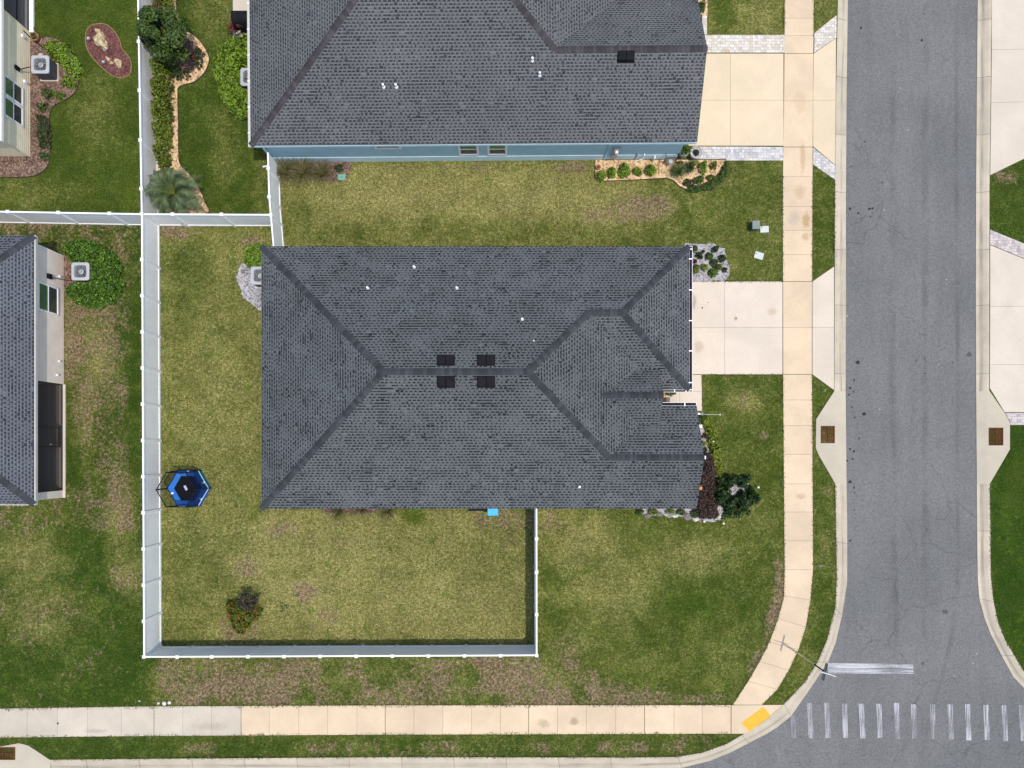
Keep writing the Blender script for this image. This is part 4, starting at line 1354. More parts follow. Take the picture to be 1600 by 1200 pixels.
# ---------------------------------------------------------------- house to the west, taupe siding
h3 = thing('house', 'taupe sided house with blue grey roof and black screened porch', 'house', (-28, 4, 0))
e3 = W(52.6, 400, HE)[0]; n3, s3 = W(0, 368, HE)[1], W(0, 788.5, HE)[1]
hf = (n3 - s3) / 2; m3 = (n3 + s3) / 2; w3 = e3 - 19
r = RoofMB()
z3 = HE + PT * hf
r.plane([(e3, s3, HE), (e3, n3, HE), (e3 - hf, m3, z3)])
r.plane([(e3, n3, HE), (w3, n3, HE), (w3 + hf, m3, z3), (e3 - hf, m3, z3)])
r.plane([(e3, s3, HE), (e3 - hf, m3, z3), (w3 + hf, m3, z3), (w3, s3, HE)])
r.plane([(w3, s3, HE), (w3 + hf, m3, z3), (w3, n3, HE)])
rf3 = r.build('roof', M['shingle_west'], h3, solid=.06)
ridge_caps([((e3, s3), (e3 - hf, m3)), ((e3, n3), (e3 - hf, m3)), ((e3 - hf, m3), (w3 + hf, m3)), ((w3, s3), (w3 + hf, m3)), ((w3, n3), (w3 + hf, m3))], lambda x, y: HE + PT * min(e3 - x, x - w3, n3 - y, y - s3), M['cap'], rf3, .17)
MB().box(e3 + .004, s3 - .03, HE - .2, e3 + .075, n3 + .03, HE - .03).build('gutter', M['gutter_grey'], h3)
MB().box(w3, s3 - .03, HE - .2, e3, s3 - .004, HE - .065).build('fascia', M['trim'], h3)
wx = -23.17; wn, ws = W(0, 401)[1], W(0, 777)[1]; py_ = 3.36; pe = W(0, 766)[1]
mb = MB()
mb.prism([(w3 + .3, ws), (wx - 2.6, ws), (wx - 2.6, py_), (wx, py_), (wx, wn), (w3 + .3, wn)], -.1, HE - .22)
mb.box(wx - 2.6, ws, -.1, wx + .02, pe, HE - .22)
mb.box(wx - .12, ws - 0, 2.42, wx + .02, py_, HE - .22)
mb.build('wall', M['taupe_wall'], h3)
lap_wall('siding', h3, wx, py_, wn, .02, HE - .22, M['taupe_wall'])
MB().box(wx - .02, wn - .0, 0, wx + .035, wn + .05, HE - .22).build('corner_board', M['trim'], h3)
mb = MB(); mb.box(wx, s3 + .02, HE - .2, e3 - .004, n3 - .02, HE - .17)
mb.build('soffit', M['trim'], h3)
window(h3, 'E', 6.87, 8.33, .5, 2.14, wx + .024)
# porch: slab, dark room, bronze frame, insect screen
MB().box(wx - 2.6, ws - .02, -.1, W(103, 0)[0], py_ - .01, .06).build('porch_slab', M['drive_east'], h3)
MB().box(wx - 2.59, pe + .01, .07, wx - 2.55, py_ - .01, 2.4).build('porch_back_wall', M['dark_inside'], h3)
sc = MB().poly([(wx - .02, pe, .07), (wx - .02, py_, .07), (wx - .02, py_, 2.42), (wx - .02, pe, 2.42)])
scr = sc.build('insect_screen', M['screen'], h3)
mb = MB()
yd0, yd1 = W(0, 669)[1], W(0, 698)[1]
for y in (pe + .03, yd0 + .03, yd1, py_ - .03): mb.box(wx - .045, y - .03, .07, wx + .005, y + .03, 2.42)
mb.box(wx - .04, pe, .95, wx + .008, py_, 1.01); mb.box(wx - .04, pe, .065, wx + .003, py_, .12)
mb.box(wx - .046, yd1 + .03, .12, wx + .0, yd0, .4)
mb.build('screen_frame', M['black_frame'], h3)
MB().box(wx + .0, yd1 + .1, .98, wx + .04, yd1 + .14, 1.14).build('door_handle', M['steel'], scr)
for yy, zz, s in ((W(0, 435)[1], .35, .1), (W(0, 572)[1] + .2, .4, .08), (W(0, 588)[1], .55, .1)):
    MB().box(wx + .02, yy - s / 2, zz, wx + .1, yy + s / 2, zz + s).build('wall_vent', M['white'], h3)
# AC disconnect with whip
yy = W(0, 434.5, .9)[1]
MB().box(wx + .02, yy - .12, 1.1, wx + .12, yy + .12, 1.42).build('switch_box', M['black'], h3)

# ---------------------------------------------------------------- house to the north-west, cream siding
h4 = thing('house', 'cream sided house with two tall white windows beside mulch bed', 'house', (-29, 20, 0))
wx4 = W(47, 0)[0]; s4 = W(0, 244.5)[1]
e4 = wx4 + .3; rs = s4 - .28; hf4 = 6.2; n4 = rs + 2 * hf4; w4 = e4 - 18
r = RoofMB(); z4 = HE + PT * hf4; m4 = rs + hf4
r.plane([(e4, rs, HE), (e4, n4, HE), (e4 - hf4, m4, z4)])
r.plane([(e4, n4, HE), (w4, n4, HE), (w4 + hf4, m4, z4), (e4 - hf4, m4, z4)])
r.plane([(e4, rs, HE), (e4 - hf4, m4, z4), (w4 + hf4, m4, z4), (w4, rs, HE)])
r.plane([(w4, rs, HE), (w4 + hf4, m4, z4), (w4, n4, HE)])
r.build('roof', M['shingle_west'], h4, solid=.06)
MB().box(e4 + .004, rs - .05, HE - .2, e4 + .1, n4, HE - .03).build('gutter', M['trim'], h4)
ln = W(0, 52)[1]
mb = MB()
mb.prism([(w4 + .3, s4), (wx4, s4), (wx4, ln), (wx4 - 2.8, ln), (wx4 - 2.8, n4 - .3), (w4 + .3, n4 - .3)], -.1, HE - .22)
mb.build('wall', M['cream_wall'], h4)
lap_wall('siding', h4, wx4, s4, ln, .02, HE - .22, M['cream_wall'], .15)
MB().box(wx4 - .02, s4 - .03, 0, wx4 + .04, s4 + .07, HE - .22).build('corner_board', M['cream_wall'], h4)
MB().box(wx4 - .02, ln - .07, 0, wx4 + .04, ln + .02, HE - .22).build('corner_board', M['cream_wall'], h4)
window(h4, 'E', 16.62, 17.65, .62, 2.05, wx4 + .024); window(h4, 'E', 17.68, 18.7, .62, 2.05, wx4 + .024)
MB().box(wx4 - 2.8, ln + .02, -.1, W(53.5, 0)[0], n4 - .3, .08).build('porch_slab', M['trim'], h4)
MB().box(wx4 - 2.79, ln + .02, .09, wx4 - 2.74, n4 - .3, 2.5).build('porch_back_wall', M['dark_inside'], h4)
MB().poly([(wx4 - .03, ln + .02, .09), (wx4 - .03, n4 - .3, .09), (wx4 - .03, n4 - .3, 2.5), (wx4 - .03, ln + .02, 2.5)]).build('insect_screen', M['screen'], h4)
mb = MB(); mb.box(wx4 - .05, ln + .02, .95, wx4, n4 - .3, 1.0); mb.box(wx4 - .05, ln + .02, .08, wx4, n4 - .3, .13); mb.box(wx4 - .05, ln + .02, .13, wx4, ln + .08, 2.5)
mb.build('screen_frame', M['black_frame'], h4)
yy = W(0, 108, 1.)[1]
MB().box(wx4 + .03, yy - .1, .95, wx4 + .12, yy + .1, 1.25).build('switch_box', M['black'], h4)
for py, zz in ((58, .6), (129, .4)):
    y = W(0, py, zz)[1]
    MB().box(wx4 + .03, y - .07, zz, wx4 + .12, y + .07, zz + .16).build('wall_vent', M['white'], h4)
mb = MB(); y = W(0, 61)[1]
mb.tube([(wx4 + .05, y + .1, .6), (wx4 + .12, y, .3), (wx4 + .35, y - .15, .08), (wx4 + .7, y - .5, .07)], .025, 6)
mb.build('hose', M['black'], h4)

# ================================================================== FENCES
FH = 1.83
_post = {}


def fence(name_label, pts_px, spacings, gate=None, shift=0, end_posts=(True, True)):
    """white vinyl privacy fence along px points (taken at the top of the fence); posts at given distances"""
    a, b = [Vector((*W(*p, FH), 0)) for p in pts_px]
    d = (b - a).normalized(); L = (b - a).length
    ang = math.atan2(d.y, d.x)
    th = thing('fence', name_label, 'fence', tuple(a))
    th['group'] = 'white vinyl fences round the yards'
    ds = sorted(set([round(s, 3) for s in spacings if -.01 <= s <= L + .01]))
    for i, s in enumerate(ds):
        if (i == 0 and not end_posts[0] and s < .05) or (i == len(ds) - 1 and not end_posts[1] and s > L - .05): continue
        p = a + d * s
        po = MB().obox((p.x, p.y, FH / 2 - .03), (.127, .127, FH + .06), ang).build('post', M['white'], th)
        mb = MB(); q = .083
        c, sn = math.cos(ang), math.sin(ang)
        def rr(x, y): return (p.x + x * c - y * sn, p.y + x * sn + y * c)
        z = FH
        vs = [(*rr(x * q, y * q), z) for x, y in ((-1, -1), (1, -1), (1, 1), (-1, 1))] + [(*rr(x * q, y * q), z + .035) for x, y in ((-1, -1), (1, -1), (1, 1), (-1, 1))] + [(p.x, p.y, z + .085)]
        mb.add(vs, [(0, 3, 2, 1), (0, 1, 5, 4), (1, 2, 6, 5), (2, 3, 7, 6), (3, 0, 4, 7), (4, 5, 8), (5, 6, 8), (6, 7, 8), (7, 4, 8)])
        mb.build('post_cap', M['white'], po)
    ends = [0.0] + [s for s in ds if .05 < s < L - .05] + [L]
    for s0, s1 in zip(ends[:-1], ends[1:]):
        s0 += .064; s1 -= .064
        if s1 - s0 < .1: continue
        n = max(1, int(round((s1 - s0) / .152)))
        mb = MB(); bw_ = (s1 - s0) / n
        for k in range(n):
            p = a + d * (s0 + bw_ * (k + .5))
            mb.obox((p.x, p.y, .92), (bw_ - .004, .022, 1.68), ang)
            mb.obox((p.x + d.x * bw_ / 2, p.y + d.y * bw_ / 2, .92), (.012, .014, 1.68), ang) if k < n - 1 else None
        pn = mb.build('panel', M['panel'], th)
        p = a + d * ((s0 + s1) / 2)
        MB().obox((p.x, p.y, FH - .07), (s1 - s0, .075, .13), ang).build('top_rail', M['white'], pn)
        MB().obox((p.x, p.y, .1), (s1 - s0, .075, .15), ang).build('bottom_rail', M['white'], pn)
    return th


def at(pts, posts):
    """distances of photo posts (px, py at fence top) along the run"""
    a, b = [Vector(W(*p, FH)) for p in pts]
    d = (b - a).normalized()
    return [(Vector(W(*q, FH)) - a).dot(d) for q in posts]


A = [(221.5, 334), (225, 1026)]
fence('long north to south white fence between the two back yards', A, at(A, [(222, 334)] + [(222, 405.5 + 56.5 * k) for k in range(11)] + [(225, 1026)]))
A2 = [(214.5, -60), (221.3, 333)]
fence('white fence running north from the corner beside the long hedge', A2, at(A2, [(214, -60), (214.5, -12), (215, 65), (216, 141.5), (217.5, 219), (218.5, 295)]), end_posts=(True, False))
B = [(-147, 328), (221, 334.5)]
fence('white fence along the north of the taupe house back yard', B, at(B, [(-147, 328), (-67, 329), (12, 330), (91, 331), (171, 333)]), end_posts=(True, False))
Cc = [(222.5, 334.5), (425, 335.5)]
fence('short white fence south of the feathery palm and blue house yard', Cc, at(Cc, [(269.5, 335), (346, 335), (425, 335.5)]), end_posts=(False, False))
D = [(418.3, 236), (420.5, 307.5)]
fence('white fence and gate closing the blue house side yard', D, at(D, [(418.6, 263), (420.5, 307.5)]), end_posts=(False, True))
D2 = [(420.6, 308), (428, 392)]
fence('short white fence from the gate post to the slate roof', D2, at(D2, [(426, 335.5), (428, 392)]), end_posts=(False, True))
E = [(225.5, 1026.5), (838.5, 1024)]
fence('white south fence of the central back yard facing the street', E, at(E, [(277, 1026), (331, 1026)] + [(387.5 + 56.35 * k, 1025.5) for k in range(8)] + [(838.5, 1024)]), end_posts=(False, True))
F_ = [(838.3, 788), (838.5, 1024)]
fence('white fence dividing central back yard from the front corner lawn', F_, at(F_, [(838, 788), (838, 841.5), (838, 894), (838, 960)]), end_posts=(True, False))
# gate latch on the gate panel
mb = MB(); x, y = W(425.5, 273, 1.0)
mb.obox((x - .0, y, 1.0), (.06, .2, .05), .3)
tag(mb.build('gate_latch', M['black']), 'small black latch on the white side yard gate', 'latch')


# ================================================================== AIR CONDITIONERS
def ac(px, py, label, s=.92, h=.85, rot=0.0):
    x, y = W(px, py, h)
    th = thing('air_conditioner', label, 'air conditioner', (x, y, .03), 'air conditioning units beside the houses')
    MB().obox((x, y, .065), (s + .03, s + .03, .07), rot).build('pad', M['drive_east'], th)
    q = s / 2

    def rsq(k, r, z, n=5):
        out = []
        for cx, cy, a0 in ((1, 1, 0), (-1, 1, 90), (-1, -1, 180), (1, -1, 270)):
            for i in range(n):
                a = R(a0 + 90 * i / (n - 1))
                out.append((x + cx * (k - r) + r * math.cos(a), y + cy * (k - r) + r * math.sin(a), z))
        return out
    b = MB()
    bot, top = rsq(q - .03, .1, .1), rsq(q - .03, .1, h - .07)
    n = len(bot)
    b.add(bot + top, [(i, (i + 1) % n, n + (i + 1) % n, n + i) for i in range(n)])
    for k in range(14):
        z = .16 + k * (h - .28) / 13
        ring, ring2 = rsq(q - .012, .1, z), rsq(q - .012, .1, z + .018)
        b.add(ring + ring2, [(i, (i + 1) % n, n + (i + 1) % n, n + i) for i in range(n)])
    b.build('grille', M['ac_side'], th)
    # top cover with round opening
    c = MB()
    o1, o0 = rsq(q, .12, h), rsq(q, .12, h - .07)
    rr = q * .85
    inner, deep = [], []
    for p in o1:
        a = math.atan2(p[1] - y, p[0] - x)
        inner.append((x + rr * math.cos(a), y + rr * math.sin(a), h + .01)); deep.append((x + rr * .97 * math.cos(a), y + rr * .97 * math.sin(a), h - .2))
    c.add(o0 + o1 + inner + deep, [(i, (i + 1) % n, n + (i + 1) % n, n + i) for i in range(n)] + [(n + i, n + (i + 1) % n, 2 * n + (i + 1) % n, 2 * n + i) for i in range(n)] + [(2 * n + i, 2 * n + (i + 1) % n, 3 * n + (i + 1) % n, 3 * n + i) for i in range(n)])
    c.build('top_cover', M['ac_top'], th)
    f = MB()
    for k in range(3):
        a0 = k * 2.094 + .4
        p = []
        for t, z in ((0, h - .15), (.5, h - .1), (1.0, h - .08)):
            p.append((x + rr * .88 * math.cos(a0 + t * .75), y + rr * .88 * math.sin(a0 + t * .75), z))
        f.add([(x, y, h - .12)] + p, [(0, 1, 2), (0, 2, 3)])
    f.lathe((x, y, h - .16), [(.09, 0), (.09, .06)], 12)
    f.lathe((x, y, h - .24), [(rr, 0), (rr * .99, .01)], 20)
    f.build('fan', M['ac_fan'], th)
    MB().lathe((x, y, h - .09), [(.13, 0), (.13, .03), (.05, .06)], 12).build('motor_cap', M['ac_top'], th)
    g = MB()
    for k in range(1, 5):
        rad = rr * k / 4.4
        g.tube([(x + rad * math.cos(t), y + rad * math.sin(t), h + .012) for t in np.linspace(0, 2 * math.pi, 25)], .004, 4, cap=False)
    for k in range(8):
        a = k * math.pi / 4 + .2
        g.tube([(x + .06 * math.cos(a), y + .06 * math.sin(a), h + .014), (x + rr * math.cos(a), y + rr * math.sin(a), h + .014)], .004, 4)
    g.lathe((x, y, h + .008), [(.07, 0), (.07, .012)], 12)
    g.build('fan_guard', M['steel'], th)
    return x, y


ac(62.5, 100.5, 'grey square air conditioner on brown mulch by the cream house')
ac(125.5, 424, 'grey square air conditioner inside a horseshoe shaped clipped hedge')
ac(406, 430.5, 'air conditioner on grey gravel half hidden under the slate roof eave')
ac(389.5, 120, 'air conditioner tucked in a round bright hedge beside the blue house')
# electric whips from the switch boxes
for pts, lab in (([(wx4 + .1, W(0, 108, 1.)[1], .97), (wx4 + .25, W(0, 111)[1], .4), (wx4 + .5, W(0, 110)[1], .12), (W(55, 100)[0], W(0, 104)[1], .3)], 'black cable looping from cream wall to the air conditioner'),
                 ([(wx + .1, W(0, 434.5, 1.)[1], 1.12), (wx + .2, W(0, 440)[1], .5), (wx + .5, W(0, 440)[1], .1), (W(112, 430)[0], W(0, 430)[1], .3)], 'black cable running from taupe wall to the hedged air conditioner')):
    tag(MB().tube(pts, .022, 8).build('cable', M['black'], smooth=True), lab, 'cable', 'air conditioner cables')

# ================================================================== TRAMPOLINE
def trampoline():
    hb, ht = .42, 1.78
    bx_, by_ = W(293.5, 763, hb)
    tx, ty_ = W(276, 762, ht)
    th = thing('trampoline', 'small blue hexagonal trampoline with net enclosure by the long fence', 'trampoline', (bx_, by_, 0))
    rot = R(0)

    def hexa(cx, cy, r, z, n=6): return [(cx + r * math.cos(rot + k * math.pi / 3), cy + r * math.sin(rot + k * math.pi / 3), z) for k in range(n)]
    RO, RI = 1.06, .74
    o, i_, ol, il = hexa(bx_, by_, RO, hb), hexa(bx_, by_, RI, hb - .03), hexa(bx_, by_, RO + .015, hb - .06), hexa(bx_, by_, RI, hb - .07)
    mb = MB()
    mb.add(o + i_ + ol + il, [(k, (k + 1) % 6, 6 + (k + 1) % 6, 6 + k) for k in range(6)] + [(k, 12 + k, 12 + (k + 1) % 6, (k + 1) % 6) for k in range(6)] + [(6 + k, 6 + (k + 1) % 6, 18 + (k + 1) % 6, 18 + k) for k in range(6)])
    pad = mb.build('edge_pad', M['blue_pad'], th)
    mb = MB()
    for k, s in ((1.55, .1), (3.45, .1), (5.6, .09), (.35, .09)):
        a = k
        mb.obox((bx_ + (RI + .12) * math.cos(a), by_ + (RI + .12) * math.sin(a), hb + .0), (.14, .09, .02), a)
    mb.build('pad_label', M['white'], pad)
    m_ = MB().poly(hexa(bx_, by_, RI + .03, hb - .06))
    mat = m_.build('jump_mat', M['mat_black'], th)
    cx, cy = W(289.5, 762.5, hb)
    MB().obox((cx, cy, hb - .045), (.12, .26, .01), R(28)).build('mat_label', M['foam_pale'], mat)
    # skirt and net walls
    T, Bt = hexa(tx, ty_, .98, ht), hexa(bx_, by_, RO, hb + .005)
    G = hexa(bx_, by_, RO, .03)
    sk = MB()
    sk.add(ol + G, [(k, (k + 1) % 6, 6 + (k + 1) % 6, 6 + k) for k in range(6)])
    sk.build('skirt', M['blue_pad'], th)
    # the corner poles lean slightly inward from the ring
    T = hexa(bx_ - .0, by_ + .0, .99, ht)
    for k in range(6):
        a, b = k, (k + 1) % 6
        lo0, lo1 = Vector(Bt[a]), Vector(Bt[b]); hi0, hi1 = Vector(T[a]), Vector(T[b])
        nm = 'net_blue' if k in (0, 1, 4, 5) else 'net_black'
        # the net sags between its corners
        v, f = [], []
        for j in range(7):
            for q in range(6):
                t, u = j / 6, q / 5
                p = lo0.lerp(lo1, t).lerp(hi0.lerp(hi1, t), u)
                c_ = Vector((bx_, by_, p.z)) - p
                p = p + c_ * (.12 * math.sin(math.pi * t) * math.sin(math.pi * min(1, u * .9 + .1)))
                v.append(tuple(p))
        for j in range(6):
            for q in range(5): f.append((j * 6 + q, (j + 1) * 6 + q, (j + 1) * 6 + q + 1, j * 6 + q + 1))
        MB().add(v, f).build('net', M[nm], th, smooth=True)
        lean = Vector(T[a])
        po = MB().tube([G[a], Bt[a], lean + Vector((0, 0, .06))], .028, 8).build('pole', M['black'], th)
        MB().tube([Vector(Bt[a]).lerp(lean, .02), lean], .034, 8).build('pole_foam', M['net_navy'], po)
        col = {0: 'foam_green', 5: 'foam_pale', 4: 'foam_pale', 1: 'black', 2: 'black', 3: 'black'}[k]
        MB().tube([T[a], T[b]], .022, 6).build('top_rail', M['black'], th)
        # seam piping on the frame
        MB().tube([Vector(ol[a]) + Vector((0, 0, .05)), Vector(ol[b]) + Vector((0, 0, .05))], .022, 6).build('frame_rail', M[col], th)


trampoline()

# ================================================================== STREET SIGN
x, y = W(1246, 1020)
sg = thing('street_sign', 'street name post with two crossed blades beside the stop line', 'street sign', (x, y, 0))
MB().tube([(x, y, -.1), (x, y, 2.0)], .045, 10).build('base_post', M['pole_tan'], sg)
MB().tube([(x, y, 2.0), (x, y, 3.02)], .036, 10).build('upper_post', M['black'], sg)
for z, a, L, m in ((3.16, R(76), .84, 'sign'), (3.42, R(-17), .8, 'trim')):
    bl_ = MB().obox((x, y, z), (L, .014, .23), a).build('blade', M[m], sg)
    mb = MB(); mb.obox((x, y, z - .125), (.12, .05, .03), a); mb.obox((x, y, z + .12), (L, .02, .016), a)
    mb.build('bracket', M['steel'] if m == 'trim' else M['black'], bl_)

# ================================================================== DRAINS AND LIDS
def inlet(name, outline, grate, label, vertical=True, flip=1):
    pts = WL(outline)
    x0, y1 = W(grate[0], grate[1]); x1, y0 = W(grate[2], grate[3])
    th = thing('storm_drain', label, 'storm drain', ((x0 + x1) / 2, (y0 + y1) / 2, 0), 'kerbside storm drains')
    xs_ = [p[0] for p in pts]; ysx = [p[1] for p in pts]
    # apron falls from the back edge to the road edge and carries a hole for the grate
    if flip == 1: zf = lambda px, py: .026 - .115 * max(0, min(1, (px - (x1 + .05)) / (max(xs_) - x1 - .05)))
    elif flip == -1: zf = lambda px, py: .026 - .115 * max(0, min(1, ((x0 - .05) - px) / (x0 - .05 - min(xs_))))
    else: zf = lambda px, py: .026
    c = ((x0 + x1) / 2, (y0 + y1) / 2)
    hole = [(x0, y0), (x1, y0), (x1, y1), (x0, y1)]
    mb = MB()
    n = len(pts)
    area2 = sum(pts[i][0] * pts[(i + 1) % n][1] - pts[(i + 1) % n][0] * pts[i][1] for i in range(n))
    if area2 < 0: pts = pts[::-1]
    # dense outline, connect every outline point to the nearest hole-outline point
    out, inn = [], []
    for i in range(n):
        a, b = Vector(pts[i]), Vector(pts[(i + 1) % n])
        k = max(2, int((b - a).length / .12))
        for j in range(k): out.append(a.lerp(b, j / k))
    for p in out:
        d = p - Vector(c)
        s = min(((x1 - x0) / 2) / max(abs(d.x), 1e-6), ((y1 - y0) / 2) / max(abs(d.y), 1e-6), 1)
        inn.append(Vector(c) + d * s)
    k = len(out)
    steps = 6
    vs = []
    for s in range(steps + 1):
        for p, q in zip(out, inn):
            r_ = p.lerp(q, s / steps); vs.append((r_.x, r_.y, zf(r_.x, r_.y)))
    vs += [(p.x, p.y, -.4) for p in out]
    fs = [(s * k + i, s * k + (i + 1) % k, (s + 1) * k + (i + 1) % k, (s + 1) * k + i) for s in range(steps) for i in range(k)]
    base = (steps + 1) * k
    fs += [(base + i, base + (i + 1) % k, (i + 1) % k, i) for i in range(k)]
    mb.add(vs, fs)
    mb.build('apron', M['apron'], th)
    mb = MB()
    mb.box(x0, y0, -.5, x1, y1, -.42)
    for a in ((x0 - .01, y0 - .01, x0 + .002, y1 + .01), (x1 - .002, y0 - .01, x1 + .01, y1 + .01), (x0, y0 - .01, x1, y0 + .002), (x0, y1 - .002, x1, y1 + .01)):
        mb.box(a[0], a[1], -.45, a[2], a[3], .0)
    mb.build('pit', M['pit'], th)
    g = MB(); z0, z1 = -.03, .035
    t = .045
    g.box(x0, y0, z0, x0 + t, y1, z1); g.box(x1 - t, y0, z0, x1, y1, z1)
    g.box(x0 + t, y0, z0, x1 - t, y0 + t, z1); g.box(x0 + t, y1 - t, z0, x1 - t, y1, z1)
    xm, ym = (x0 + x1) / 2, (y0 + y1) / 2
    if vertical:
        g.box(xm - .03, y0 + t, z0, xm + .03, y1 - t, z1)
        nb = 10
        for k_ in range(1, nb):
            yy = y0 + t + (y1 - y0 - 2 * t) * k_ / nb
            g.box(x0 + t, yy - .016, z0, xm - .03, yy + .016, z1 - .006); g.box(xm + .03, yy - .016, z0, x1 - t, yy + .016, z1 - .006)
    else:
        g.box(x0 + t, ym - .03, z0, x1 - t, ym + .03, z1)
        nb = 10
        for k_ in range(1, nb):
            xx = x0 + t + (x1 - x0 - 2 * t) * k_ / nb
            g.box(xx - .016, y0 + t, z0, xx + .016, ym - .03, z1 - .006); g.box(xx - .016, ym + .03, z0, xx + .016, y1 - t, z1 - .006)
    g.build('grate', M['rust'], th)


inlet('storm_drain', [(1303.5, 611), (1275, 655), (1274.5, 700), (1279, 711), (1305, 756), (1324, 756), (1322.5, 611)], (1282, 665.5, 1304, 692.5), 'rusty double grate in pale concrete apron beside the front lawn kerb')
inlet('storm_drain', [(1527, 611), (1545.5, 611), (1569, 645), (1577.5, 660), (1577.5, 702), (1546, 756), (1528, 756)], (1544.2, 668.2, 1567, 696), 'rusty red grate in pale apron on the far east kerb', flip=-1)
inlet('storm_drain', [(-70, 1190), (-40, 1165), (0, 1166.5), (30, 1161), (45, 1165), (79, 1187.5), (79, 1208), (-70, 1209)], (-24, 1167, 24.5, 1187), 'rusty grate in concrete apron at the lower left street kerb', vertical=False, flip=0)

mb = MB()
q = WL([(1158, 1129), (1192.5, 1104), (1204, 1118), (1170, 1143)])
mb.prism(q, -.02, .036)
# truncated domes in a grid
u = Vector(q[1]) - Vector(q[0]); v = Vector(q[3]) - Vector(q[0])
for i in range(14):
    for j in range(7):
        c = Vector(q[0]) + u * ((i + .5) / 14) + v * ((j + .5) / 7)
        mb.lathe((c.x, c.y, .036), [(.026, 0), (.018, .012)], 6)
tag(mb.build('tactile_pad', M['yellow']), 'yellow tactile paving pad at the sidewalk corner ramp', 'tactile pad')

x, y = W(1176, 356)
th = thing('utility_pedestal', 'green utility pedestal box with lighter lid on north side lawn', 'utility box', (x, y, 0))
MB().obox((x, y, .22), (.36, .4, .5), .02).build('cabinet', M['box_green'], th, bevel=.02)
MB().obox((x, y, .5), (.4, .44, .07), .02).build('lid', M['box_lid'], th, bevel=.02)
for px, py, sx, sy, a, lab in ((1194, 358.5, .46, .34, .05, 'pale oblong meter lid in the grass beside the green pedestal'), (1185.5, 399.5, .48, .36, -.28, 'pale tilted meter lid alone in the lawn north of driveway')):
    x, y = W(px, py)
    th = thing('meter_lid', lab, 'meter lid', (x, y, 0), 'pale meter lids in the lawn')
    MB().obox((x, y, .02), (sx, sy, .07), a).build('lid', M['lid_white'], th, bevel=.02)
    MB().obox((x - sx * .33, y + .1, .058), (.05, .05, .01), a).build('lift_hole', M['black'], th)
x, y = W(534, 277)
th = thing('valve_box', 'green irrigation valve lid beside the ornamental grasses at the blue wall', 'valve box', (x, y, 0))
MB().obox((x, y, .02), (.42, .32, .06), .05).build('lid', M['lid_green'], th, bevel=.03)
MB().lathe((x, y, .05), [(.03, 0), (.03, .006)], 8).build('lift_hole', M['box_green'], th)
for px, py, a, lab in ((1285, 612.5, 1.4, 'small white marker flag in the verge above the drain apron'), (1277, 884, .5, 'small pale marker flag lying in the verge near the curve')):
    x, y = W(px, py)
    th = thing('marker_flag', lab, 'marker flag', (x, y, 0), 'utility marker flags in the verge')
    MB().tube([(x, y, 0), (x, y, .34)], .006, 5).build('wire', M['steel'], th)
    c, s = math.cos(a), math.sin(a)
    MB().add([(x, y, .34), (x, y, .2), (x + c * .09, y + s * .09, .19), (x + c * .16, y + s * .16, .23), (x + c * .15, y + s * .15, .36), (x + c * .08, y + s * .08, .35)], [(0, 1, 2, 5), (5, 2, 3, 4)]).build('flag', M['flag_green'], th, solid=.004)
for px, py, r_, lab in ((248, 1098.5, .075, 'smallest of three white stones by the bottom sidewalk'), (257, 1099, .12, 'largest of three white stones by the bottom sidewalk'), (265, 1097.5, .1, 'white stone rightmost of three by the bottom sidewalk'), (218.5, 1095, .05, 'tiny white stone alone in the green turf left of the three stones')):
    x, y = W(px, py)
    tag(MB().lathe((x, y, -.01), [(r_ * .8, 0), (r_, .04), (r_ * .85, .07), (r_ * .4, .09)], 9).build('stone', M['pale_stone'], smooth=True), lab, 'stone', 'white stones along the bottom sidewalk')

# flagpole leaning out of the front bed
p0, p1 = Vector((*W(1093, 647, 1.5), 1.5)), Vector((*W(1125, 648, 2.2), 2.2))
th = thing('flag_pole', 'thin pale pole leaning out over the lawn by the entry', 'pole', (p0.x, p0.y, 0))
MB().tube([p0, p1], .013, 8).build('pole', M['flag_green'], th)
MB().lathe(tuple(p1), [(.02, -.02), (.035, 0), (.02, .03)], 8).build('finial', M['white'], th)
MB().box(p0.x - .4, p0.y - .03, 1.47, p0.x + .02, p0.y + .03, 1.53).build('bracket', M['steel'], th)

# grill under its cover on the blue house patio
x, y = W(384, 27, .9)
th = thing('grill', 'covered black grill on the pale patio beside the blue house gutter', 'grill', (x, y, 0))
mb = MB()
pr = [(-.34, .05), (-.36, .7), (-.28, .95), (-.1, 1.1), (.18, 1.1), (.34, .92), (.38, .7), (.36, .05)]
for sx in (-.75, .75): pass
vs = [(x + sx, y + a, z) for sx in (-.72, .72) for a, z in pr]
n = len(pr)
mb.add(vs, [(i, i + 1, n + i + 1, n + i) for i in range(n - 1)] + [tuple(range(n - 1, -1, -1)), tuple(range(n, 2 * n))])
mb.build('cover', M['black'], th, bevel=.05)
MB().tube([(x - .6, y - .42, .75), (x + .6, y - .42, .75)], .02, 8).build('handle', M['black'], th)

